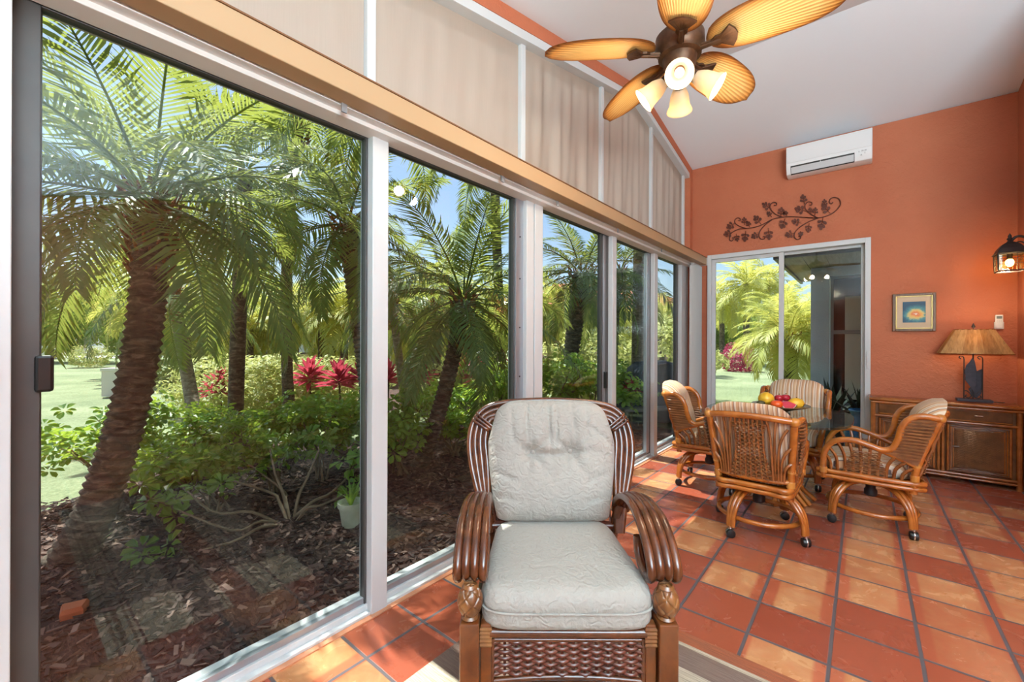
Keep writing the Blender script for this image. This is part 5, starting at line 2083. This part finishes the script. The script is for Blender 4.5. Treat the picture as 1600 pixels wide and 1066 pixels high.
shrub(996, 662, 0, 0.75, 'light green shrub in front of the covered grill', 1.1)


# a sprawling shrub with long bare crossing stems under the first window
rr = random.Random(77)
b0 = ground(455, 815, GZ + 0.02)
t = thing('leafy_shrub', 'sprawling glossy shrub with long bare crossing stems in the mulch', 'shrub', b0, 0, 'glossy green shrubs in the mulch bed')
br, lf = MB(), MB()
for (u1, v1, d1, u2, v2, d2) in ((420, 770, 3.4, 300, 735, 3.3), (440, 765, 3.5, 352, 700, 3.5), (505, 790, 3.35, 560, 765, 3.4), (360, 830, 3.1, 225, 775, 3.0), (480, 750, 3.5, 505, 690, 3.6),
                                 (360, 850, 2.95, 220, 885, 2.75), (330, 800, 3.2, 255, 730, 3.3), (430, 740, 3.5, 420, 690, 3.6), (520, 770, 3.4, 570, 720, 3.5)):
    p1, p2 = at(u1, v1, d1) - b0, at(u2, v2, d2) - b0
    br.tube([(rr.uniform(-.05, .05), rr.uniform(-.05, .05), -0.05), p1 * 0.5 + Vector((0, 0, 0.03)), p1, p2], [0.014, 0.012, 0.010, 0.005], 6, smooth=4)
    for q in range(5):
        c = p1.lerp(p2, rr.uniform(0.55, 1.05)) + Vector((rr.gauss(0, .05), rr.gauss(0, .05), rr.gauss(0.03, .04)))
        ax = Vector((rr.gauss(0, 0.4) + 0.2, rr.gauss(0, 0.4) - 0.2, 1)).normalized()
        uu_ = ax.orthogonal().normalized()
        ww_ = ax.cross(uu_)
        for k in range(7):
            a = 2 * PI * k / 7 + q
            d = ((uu_ * math.cos(a) + ww_ * math.sin(a)) * 0.93 + ax * rr.uniform(-0.1, 0.3)).normalized()
            sd = ax.cross(d).normalized()
            L = 0.085 * rr.uniform(0.75, 1.15)
            wd = L * 0.36
            k0 = c + d * L * 0.25
            lf.add([k0, k0 + d * L * 0.45 + sd * wd * 0.75, k0 + d * L * 0.8 + sd * wd * 0.8, k0 + d * L - ax * 0.03, k0 + d * L * 0.8 - sd * wd * 0.8, k0 + d * L * 0.45 - sd * wd * 0.75], [(0, 1, 2, 3), (0, 3, 4, 5)])
build('branches', br, M['twig'], t, 60)
build('foliage', lf, M['scheff'], t, 0)


def leaf_clump(seed, n, ls, shape):
    """rounded mass of small leaves; shape maps a unit direction to a radius"""
    rr = random.Random(seed)
    m = MB()
    vs, fs = [], []
    for i in range(n):
        d = Vector((rr.gauss(0, 1), rr.gauss(0, 1), rr.gauss(0, 1))).normalized()
        r = shape(d) * (rr.uniform(0.55, 1.0) ** 0.5)
        c = d * r
        ax = (d + Vector((rr.gauss(0, .6), rr.gauss(0, .6), rr.gauss(0.2, .6)))).normalized()
        u = ax.orthogonal().normalized()
        u = (Quaternion(ax, rr.uniform(0, 6)) @ u)
        w = ax.cross(u)
        L = ls * rr.uniform(0.7, 1.3)
        b = len(vs)
        vs += [c - u * L * 0.5, c + w * L * 0.22 + ax * L * 0.06, c + u * L * 0.5, c - w * L * 0.22 + ax * L * 0.06]
        fs += [(b, b + 1, b + 2, b + 3)]
    m.add(vs, fs)
    return m


def bumpy(k, a=0.18):
    return lambda d: (1 + a * math.sin(5 * d.x + k) * math.sin(4 * d.y + 2 * k) + 0.5 * a * math.sin(9 * d.z + k)) * (1 if d.z > 0 else 0.9)


M['varieg'] = leaf_mat('variegated_leaf', (138, 150, 82), (190, 194, 122), (218, 218, 140), 0.5, 0.4, (2, 2, 2))
M['treeleaf'] = leaf_mat('tree_leaf', (92, 118, 62), (140, 160, 88), (186, 200, 96), 0.5, 0.4, (0.6, 0.6, 0.6))
M['magenta'] = leaf_mat('magenta_leaf', (120, 24, 62), (166, 46, 96), (206, 60, 110), 0.45, 0.35, (2, 2, 2))
CL = []
for v in range(3):
    o = build('leaves', leaf_clump(v, 2600, 0.13, bumpy(v)), M['varieg'], None, 0)
    CL.append(o.data)
    bpy.data.objects.remove(o)
TL_ = []
for v in range(3):
    o = build('leaves', leaf_clump(v + 10, 5200, 0.13, bumpy(v + 1, 0.26)), M['treeleaf'], None, 0)
    TL_.append(o.data)
    bpy.data.objects.remove(o)
for i, (u, v, sx_, sz, lb) in enumerate(((395, 655, 0.8, 0.62, 'rounded pale variegated shrub just right of the smooth palm trunk'), (440, 652, 0.85, 0.66, 'rounded pale variegated shrub below the pool cage'),
                                         (490, 650, 0.85, 0.62, 'rounded pale variegated shrub under the leftmost pair of ti plants'), (545, 645, 0.85, 0.6, 'rounded pale variegated shrub by the first white post'),
                                         (330, 650, 0.8, 0.6, 'rounded pale variegated shrub behind the lichened palm'), (282, 604, 0.9, 0.75, 'rounded pale variegated shrub left of the lichened palm'),
                                         (760, 632, 0.9, 0.62, 'rounded pale variegated shrub in the right half of the second window'), (700, 632, 0.9, 0.55, 'rounded pale variegated shrub behind the second window palm'),
                                         (865, 640, 1.0, 0.8, 'rounded pale shrub at the left of the sliding door view'), (930, 632, 1.1, 0.9, 'rounded pale shrub at the right of the sliding door view'),
                                         (1050, 625, 1.2, 1.1, 'rounded pale shrub behind the covered grill'))):
    p = ground(u, v)
    o = bpy.data.objects.new('variegated_shrub', CL[i % 3])
    COL.objects.link(o)
    o.location = (p.x, p.y, GZ + sz * 0.8)
    o.scale = (sx_, sx_, sz)
    o.rotation_euler = (0, 0, i * 1.3)
    tag(o, lb, 'shrub', 'variegated shrubs')
o = bpy.data.objects.new('magenta_shrub', CL[0].copy())
o.data.materials[0] = M['magenta']
COL.objects.link(o)
p = at(1154, 529, 20)
o.location = (p.x, p.y, GZ + 0.5)
o.scale = (0.9, 0.9, 0.75)
tag(o, 'magenta shrub on the lawn beyond the glass door', 'shrub')

# red ti plants
M['ti'] = leaf_mat('red_ti_leaf', (140, 36, 66), (196, 84, 108), (214, 84, 104), 0.4, 0.4, (3, 3, 3))
M['cane_stem'] = pm('ti_stem', (96, 82, 68), 0.8)


def ti_mesh(seed, n=46):
    rr = random.Random(seed)
    m = MB()
    for k in range(n):
        a = k * 2.4
        f = k / n
        el = math.radians(80 - 85 * f + rr.uniform(-10, 10))
        d = Vector((math.cos(a) * math.cos(el), math.sin(a) * math.cos(el), math.sin(el)))
        sd = d.cross(Vector((0, 0, 1))).normalized()
        L, w = rr.uniform(0.26, 0.36), 0.032
        c = Vector((0, 0, 0.04 - 0.14 * f))
        m.add([c, c + d * L * 0.3 + sd * w, c + d * L * 0.7 + sd * w * 0.8 - Vector((0, 0, 0.02)), c + d * L - Vector((0, 0, 0.07)), c + d * L * 0.7 - sd * w * 0.8 - Vector((0, 0, 0.02)), c + d * L * 0.3 - sd * w], [(0, 1, 2, 3), (0, 3, 4, 5)])
    return m


TI = []
for v in range(2):
    o = build('leaves', ti_mesh(v), M['ti'], None, 0)
    TI.append(o.data)
    bpy.data.objects.remove(o)
st = build('stem', MB().tube([(0, 0, 0), (0.02, 0, 0.5), (0, 0, 1.0)], 0.018, 6), M['cane_stem'], None, 60)
STD = st.data
bpy.data.objects.remove(st)
for i, (u, v, d, s, lb) in enumerate(((345, 606, 7.4, 1.05, 'red ti plant just left of the smooth palm trunk'), (484, 588, 7.4, 1.1, 'red ti plant, left of the three beside the first post'),
                                      (530, 592, 7.2, 1.1, 'red ti plant, middle of the three beside the first post'), (562, 588, 7.5, 1.0, 'red ti plant, right of the three, against the first post'),
                                      (607, 590, 7.6, 1.0, 'red ti plant at the left edge of the second window'), (655, 584, 7.6, 1.05, 'red ti plant left of the second window palm'),
                                      (722, 578, 7.4, 1.1, 'red ti plant right of the second window palm, the left of two'), (752, 582, 7.7, 1.0, 'red ti plant right of the second window palm, the right of two'),
                                      (806, 576, 7.8, 1.05, 'red ti plant at the right edge of the second window'), (986, 604, 6.9, 0.55, 'dark red spiky plant in front of the covered grill'))):
    p = at(u, v, d)
    t = thing('ti_plant', lb, 'plant', (p.x, p.y, GZ), i * 0.7, 'red ti plants')
    for nm, dt, z, sc in (('leaves', TI[i % 2], p.z - GZ, (s * 1.15, s * 1.15, s * 1.15)), ('stem', STD, 0, (1, 1, p.z - GZ))):
        o = bpy.data.objects.new(nm, dt)
        COL.objects.link(o)
        o.parent = t
        o.location = (0, 0, z)
        o.scale = sc

# trees behind everything
rr = random.Random(21)
tb = build('trunk', MB().tube([(0, 0, -0.05), (0.03, 0, 0.5), (0, 0.02, 1.0)], [0.09, 0.07, 0.05], 8), M['trunk'], None, 60)
TBD = tb.data
bpy.data.objects.remove(tb)
for i in range(24):
    u = -60 + 1170 * (i + 0.5) / 24 + rr.uniform(-6, 6)
    far = 1.5 if 740 < u else 1.0
    d = (25.5 if i % 2 else 38) * far
    p = at(u, 529, d + (8 if 780 < u < 1090 else 0))
    w, h = (rr.uniform(1.8, 2.1) if i % 2 else rr.uniform(2.7, 3.1)) * far, rr.uniform(1.7, 2.8) * (1 if u < 740 else 0.95)
    t = thing('tree', 'bushy green tree in the belt of trees behind the garden', 'tree', (p.x, p.y, GZ), rr.uniform(0, 6), 'trees behind the garden')
    for nm, dt, z, sc in (('crown', TL_[i % 3], h * 0.95 + 0.4, (w, w, h)), ('trunk', TBD, 0, (1.6, 1.6, h))):
        o = bpy.data.objects.new(nm, dt)
        COL.objects.link(o)
        o.parent = t
        o.location = (0, 0, z)
        o.scale = sc
for i, (u, d, w, h) in enumerate(((1120, 34, 3.2, 2.0), (1185, 40, 3.5, 2.2), (1240, 36, 3.2, 2.0), (1300, 40, 3.5, 2.4), (1370, 40, 3.5, 2.4))):
    p = at(u, 529, d)
    t = thing('tree', 'bushy green tree in the belt of trees behind the garden', 'tree', (p.x, p.y, GZ), i, 'trees behind the garden')
    for nm, dt, z, sc in (('crown', TL_[i % 3], h * 0.95 + 0.4, (w, w, h)), ('trunk', TBD, 0, (1.6, 1.6, h))):
        o = bpy.data.objects.new(nm, dt)
        COL.objects.link(o)
        o.parent = t
        o.location = (0, 0, z)
        o.scale = sc

# ---------------------------------------------------------------- built things outside
M['stucco'] = pm('pale_stucco', (222, 212, 200), 0.9)
M['peach'] = pm('peach_stucco', (226, 190, 152), 0.9)
M['rooftile'] = pm('terracotta_roof', (176, 92, 62), 0.8, (204, 124, 92), (3, 3, 3))
M['blue_grey'] = pm('blue_grey_stucco', (190, 200, 216), 0.9, (204, 212, 226), (3, 3, 3), bump=0.5, bscale=40)
M['asphalt'] = pm('pale_concrete', (206, 204, 200), 0.9)
M['darkglass'] = pm('dark_window_glass', (30, 34, 38), 0.08)
# neighbour's house with a red roof
p = at(930, 529, 33)
t = thing('neighbour_house', 'peach house with a red tiled roof beyond the trees', 'house', (p.x, p.y, GZ), YAW)
build('walls', MB().box((-6.5, -3, 0), (6.5, 5, 3.6)), M['peach'], t, 0)
m = MB()
m.add([(-7.2, -3.7, 3.5), (7.2, -3.7, 3.5), (7.2, 5.7, 3.5), (-7.2, 5.7, 3.5), (-3, 1, 5.9), (3, 1, 5.9)], [(0, 1, 5, 4), (1, 2, 5), (2, 3, 4, 5), (3, 0, 4), (3, 2, 1, 0)])
build('roof', m, M['rooftile'], t, 0)
for x in (-3.5, 0.5, 4):
    build('window', MB().box((x - 0.7, -3.06, 1.0), (x + 0.7, -2.98, 2.4)), M['darkglass'], t, 0)
# screened pool cage with a white sill wall
p = at(465, 529, 19)
t = thing('pool_cage', 'dark-framed screen enclosure on a low white wall behind the hedge', 'enclosure', (p.x, p.y, GZ), YAW + 0.2)
build('low_wall', MB().box((-4, -0.1, 0), (4, 0.1, 0.75)), M['stucco'], t, 0)
m = MB()
for k in range(7):
    m.box((-4 + k * 8 / 6 - 0.05, -0.05, 0.7), (-4 + k * 8 / 6 + 0.05, 0.05, 2.8))
m.box((-4, -0.05, 2.7), (4, 0.05, 2.8)).box((-4, -0.05, 0.75), (4, 0.05, 0.82))
build('frame', m, M['dark_frame'], t, 0)
build('house_wall', MB().box((-4, 2.2, 0), (4, 2.4, 2.7)), M['blue_grey'], t, 0)
# street, white wall and car at the far left
p = at(95, 529, 31)
m = MB()
pr = [(-60, -3), (60, -3), (60, 4), (-60, 4)]
m.T = Matrix.Translation((p.x, p.y, 0)) @ Matrix.Rotation(YAW + 0.5, 4, 'Z')
m.add([(x, y, GZ - 0.015) for x, y in pr], [(0, 1, 2, 3)])
o = struct('driveway', m, M['asphalt'], smooth=0)
o['label'] = 'pale concrete driveway and street at the far left'
o['category'] = 'driveway'
p = at(186, 529, 10.6)
t = tag(build('garden_wall', MB().rings([(-0.34, -0.1), (0.34, -0.1), (0.34, 0.1), (-0.34, 0.1)], [(0, 0), (0, 0.62), (-0.03, 0.63), (-0.03, 0.70)]), M['stucco'], None, 0, loc=(p.x, p.y, GZ)), 'pale stucco garden wall left of the leaning palm trunk', 'wall')
t.rotation_euler = (0, 0, YAW)
p = at(140, 529, 21)
for i, (du, s) in enumerate(((0, 0.8),)):
    o = bpy.data.objects.new('variegated_shrub', CL[i])
    COL.objects.link(o)
    o.location = (p.x, p.y, GZ + 0.45)
    o.scale = (0.9, 0.9, 0.55)
    tag(o, 'pale flowering shrub on the lawn near the car', 'shrub', 'variegated shrubs')
p = at(96, 529, 30)
car = thing('car', 'white car facing the garden, parked on the street far left', 'car', (p.x, p.y, GZ), YAW)
M['carpaint'] = pm('white_car_paint', (226, 228, 232), 0.25, coat=0.5)
m = MB()
m.rings([(-0.88, -2.2), (0.88, -2.2), (0.88, 2.2), (-0.88, 2.2)], [(0.05, 0.28), (0, 0.45), (0.0, 0.85), (0.08, 0.98)])
m.rings([(-0.80, -1.1), (0.80, -1.1), (0.80, 2.1), (-0.80, 2.1)], [(0.0, 0.95), (0.12, 1.5), (0.2, 1.56)])
build('body', m, M['carpaint'], car, 20)
m = MB().add([(-0.70, -1.115, 1.02), (0.70, -1.115, 1.02), (0.62, -1.0, 1.44), (-0.62, -1.0, 1.44)], [(0, 1, 2, 3)])
m = MB()
m.box((-0.68, -1.12, 1.02), (0.68, -1.02, 1.42))
build('windscreen', m, M['darkglass'], car, 0)
build('grille', MB().box((-0.45, -2.22, 0.5), (0.45, -2.16, 0.72)), M['black'], car, 0)
M['lamp'] = pm('headlamp_glass', (210, 216, 224), 0.15)
for s in (-1, 1):
    build('headlamp', MB().box((s * 0.5, -2.22, 0.66), (s * 0.82, -2.15, 0.82)), M['lamp'], car, 0)
    for y in (-1.4, 1.4):
        build('wheel', MB().lathe([(0.0, s * 0.72), (0.33, s * 0.72), (0.33, s * 0.9), (0.2, s * 0.91), (0.0, s * 0.9)], 20, (0, y, 0.33), 'x'), M['black'], car, 40)
# covered grill beside the house
p = at(1024, 529, 7.6)
t = thing('covered_grill', 'grill under a dark blue cover outside the last windows', 'grill', (p.x, p.y, GZ), YAW + 0.25)
M['cover'] = pm('dark_blue_cover', (30, 44, 62), 0.55, (40, 56, 76), (5, 5, 5), bump=0.4, bscale=8)
m = MB()
NP_ = 14
prof = [(-0.62, 0.02), (-0.60, 0.55), (-0.56, 0.72), (-0.44, 0.92), (-0.25, 1.05), (0.0, 1.10), (0.25, 1.05), (0.44, 0.92), (0.56, 0.72), (0.60, 0.55), (0.62, 0.02)]
m.prism(prof, -0.32, 0.32, 'y')
build('cover', m, M['cover'], t, 25, bevel=0.05)
m = MB().box((-0.95, -0.62, 0.30), (0.55, -0.36, 0.34))
for x in (-0.9, 0.5):
    m.box((x - 0.02, -0.60, 0.0), (x + 0.02, -0.56, 0.3)).box((x - 0.02, -0.42, 0.0), (x + 0.02, -0.38, 0.3))
o = tag(build('garden_bench', m, pm('grey_wood', (120, 122, 126), 0.7), None, 0, loc=(p.x, p.y, GZ)), 'low grey bench in front of the covered grill', 'bench')
o.rotation_euler = (0, 0, YAW + 0.25)

# house wing seen through the glass door
m = MB()
WY, EZ = 8.2, 2.5
m.box((-0.634, WY, GZ), (-0.40, WY + 0.2, EZ)).box((0.02, WY, GZ), (3.5, WY + 0.2, EZ)).box((-0.40, WY, 2.36), (0.02, WY + 0.2, EZ)).box((-0.40, WY, GZ), (0.02, WY + 0.2, 0.36))
m.box((-0.634, WY + 0.2, GZ), (-0.434, 10.0, EZ))
m.box((-0.43, WY - 0.03, 2.36), (0.06, WY, 2.46)).box((-0.47, WY - 0.03, 0.3), (-0.40, WY, 2.46))
o = struct('wall_wing', m, M['blue_grey'], smooth=0)
o['label'] = 'shaded blue-grey wall of the house wing beyond the glass door'
o['category'] = 'wall'
t = sroot('window_6', 'double-hung window in the blue-grey house wing', 'window', (-0.19, WY + 0.12, 0.36))
m = MB()
m.box((-0.20, -0.03, 0), (-0.16, 0.03, 2.0)).box((0.17, -0.03, 0), (0.21, 0.03, 2.0)).box((-0.2, -0.03, 1.96), (0.21, 0.03, 2.0)).box((-0.2, -0.03, 0), (0.21, 0.03, 0.04)).box((-0.2, -0.035, 1.10), (0.21, 0.03, 1.16))
build('frame', m, pm('grey_sash', (150, 154, 160), 0.5), t, 0)
build('glass', MB().box((-0.17, 0.0, 0.03), (0.18, 0.01, 1.97)), M['darkglass'], t, 0)
build('blind', MB().box((-0.02, -0.012, 0.1), (0.165, -0.002, 1.68)), pm('pale_reflection', (226, 224, 220), 0.8), t, 0)  # pale panel paints a reflection into the window; not an actual blind
m = MB()
for k in range(17):
    m.box((-0.90 + k * 0.26, 6.75, EZ + (0.004 if k % 2 else 0.0)), (-0.90 + (k + 1) * 0.26 - 0.008, 10.0, EZ + 0.03))
m.box((-0.89, 6.76, EZ + 0.012), (3.5, 10.0, EZ + 0.04))
o = struct('soffit', m, pm('wood_soffit', (186, 170, 150), 0.7, (160, 142, 122), (30, 2, 2)), smooth=0)
o['label'] = 'planked soffit under the eave of the house wing'
o['category'] = 'eave'
m = MB().box((-0.94, 6.70, EZ - 0.04), (-0.90, 10.0, EZ + 0.16)).box((-0.94, 6.70, EZ - 0.04), (3.5, 6.74, EZ + 0.16))
m.add([(-0.94, 6.7, EZ + 0.16), (3.5, 6.7, EZ + 0.16), (3.5, 10.0, EZ + 0.9), (1.0, 10.0, EZ + 0.9), (-0.94, 10.0, EZ + 0.16)], [(0, 1, 2, 3), (0, 3, 4)])
o = struct('roof_wing', m, M['dark_frame'], smooth=0)
# dark potted agaves and a blue pot outside the glass door
M['agave'] = leaf_mat('dark_agave_leaf', (30, 40, 34), (52, 64, 50), (60, 80, 50), 0.45, 0.12, (3, 3, 3))
for i, (x, y, s, h, lb) in enumerate(((-0.32, 7.35, 1.0, 0.45, 'dark spiky agave in a black pot, left of two outside the glass door'), (0.02, 7.05, 0.9, 0.5, 'dark spiky agave in a black pot, right of two outside the glass door'))):
    t = thing('potted_agave', lb, 'plant', (x, y, GZ), i)
    build('pot', MB().lathe([(0.0, 0.0), (0.16, 0.0), (0.24, h - 0.05), (0.26, h - 0.05), (0.26, h), (0.22, h), (0.20, h - 0.06), (0.0, h - 0.06)], 24, cap=False), M['black'], t, 40)
    m = MB()
    rr = random.Random(i)
    for k in range(26):
        a = k * 2.4
        f = k / 26
        el = math.radians(78 - 70 * f)
        d = Vector((math.cos(a) * math.cos(el), math.sin(a) * math.cos(el), math.sin(el)))
        sd = d.cross(Vector((0, 0, 1))).normalized()
        L, w = rr.uniform(0.42, 0.62) * s, 0.045 * s
        c = Vector((0, 0, h - 0.05))
        bend = Vector((0, 0, -0.10 * f))
        th = Vector((0, 0, 0.012))
        P_ = [c - sd * w * 0.6, c + sd * w * 0.6, c + d * L * 0.5 + sd * w + bend * 0.3, c + d * L * 0.5 - sd * w + bend * 0.3, c + d * L + bend]
        m.add(P_ + [q - th for q in P_[:4]], [(0, 1, 2, 3), (3, 2, 4), (8, 7, 6, 5), (7, 8, 4), (0, 3, 8, 5), (2, 1, 6, 7), (2, 7, 4), (8, 3, 4)])
    build('leaves', m, M['agave'], t, 0)
m = MB().lathe([(0.0, 0.0), (0.13, 0.0), (0.2, 0.15), (0.215, 0.32), (0.17, 0.52), (0.14, 0.58), (0.165, 0.62), (0.15, 0.63), (0.12, 0.58), (0.0, 0.5)], 32, cap=False)
o = build('blue_pot', m, pm('blue_glaze', (40, 92, 140), 0.25, (60, 120, 160), (12, 12, 12), bump=0.6, bscale=30), None, 60, loc=(0.03, 6.62, GZ))
tag(o, 'blue glazed pot right outside the glass door', 'pot')

# small things in the mulch
p = ground(549, 822, GZ + 0.03)
pot = thing('plant_pot', 'small pale flower pot standing in the mulch by the first post', 'pot', p)
build('body', MB().lathe([(0.0, 0.0), (0.062, 0.0), (0.085, 0.15), (0.095, 0.15), (0.097, 0.185), (0.088, 0.185), (0.08, 0.15), (0.0, 0.14)], 24, cap=False), pm('pale_pot', (196, 200, 178), 0.7, (164, 172, 146)), pot, 40)
m = MB()
rr = random.Random(9)
for k in range(12):
    a = k * 2.4
    d = Vector((math.cos(a) * 0.5, math.sin(a) * 0.5, 1.0)).normalized()
    sd = d.cross(Vector((0, 0, 1))).normalized() * 0.008
    c = Vector((0, 0, 0.14))
    e = c + d * rr.uniform(0.2, 0.36)
    m.add([c - sd, c + sd, (c + e) / 2 + sd, (c + e) / 2 - sd, e + Vector((d.x, d.y, -0.3)) * 0.1], [(0, 1, 2, 3), (3, 2, 4)])
build('leaves', m, M['scheff'], pot, 0)
p = ground(154, 866, GZ + 0.02)
m = MB()
for k in range(18):
    a = k * 2.4
    d = Vector((math.cos(a) * 0.45, math.sin(a) * 0.45, 1.0)).normalized()
    sd = d.cross(Vector((0, 0, 1))).normalized() * 0.006
    e = d * rr.uniform(0.10, 0.2)
    m.add([-sd, sd, e * 0.6 + sd, e * 0.6 - sd, e + Vector((d.x, d.y, -0.4)) * 0.06], [(0, 1, 2, 3), (3, 2, 4)])
o = build('grass_tuft', m, M['varieg'], None, 0, loc=p)
tag(o, 'small yellow-green tuft sprouting in the mulch by the leaning palm foot', 'plant')
p = ground(116, 962, GZ + 0.03)
m = MB().rings([(-0.05, -0.04), (0.04, -0.05), (0.06, 0.03), (-0.02, 0.06)], [(0.0, 0.0), (-0.004, 0.03), (0.008, 0.05)])
o = build('broken_brick', m, pm('terracotta', (186, 104, 66), 0.8, (200, 122, 84)), None, 0, loc=p)
tag(o, 'broken terracotta brick lying in the mulch near the left frame', 'brick')
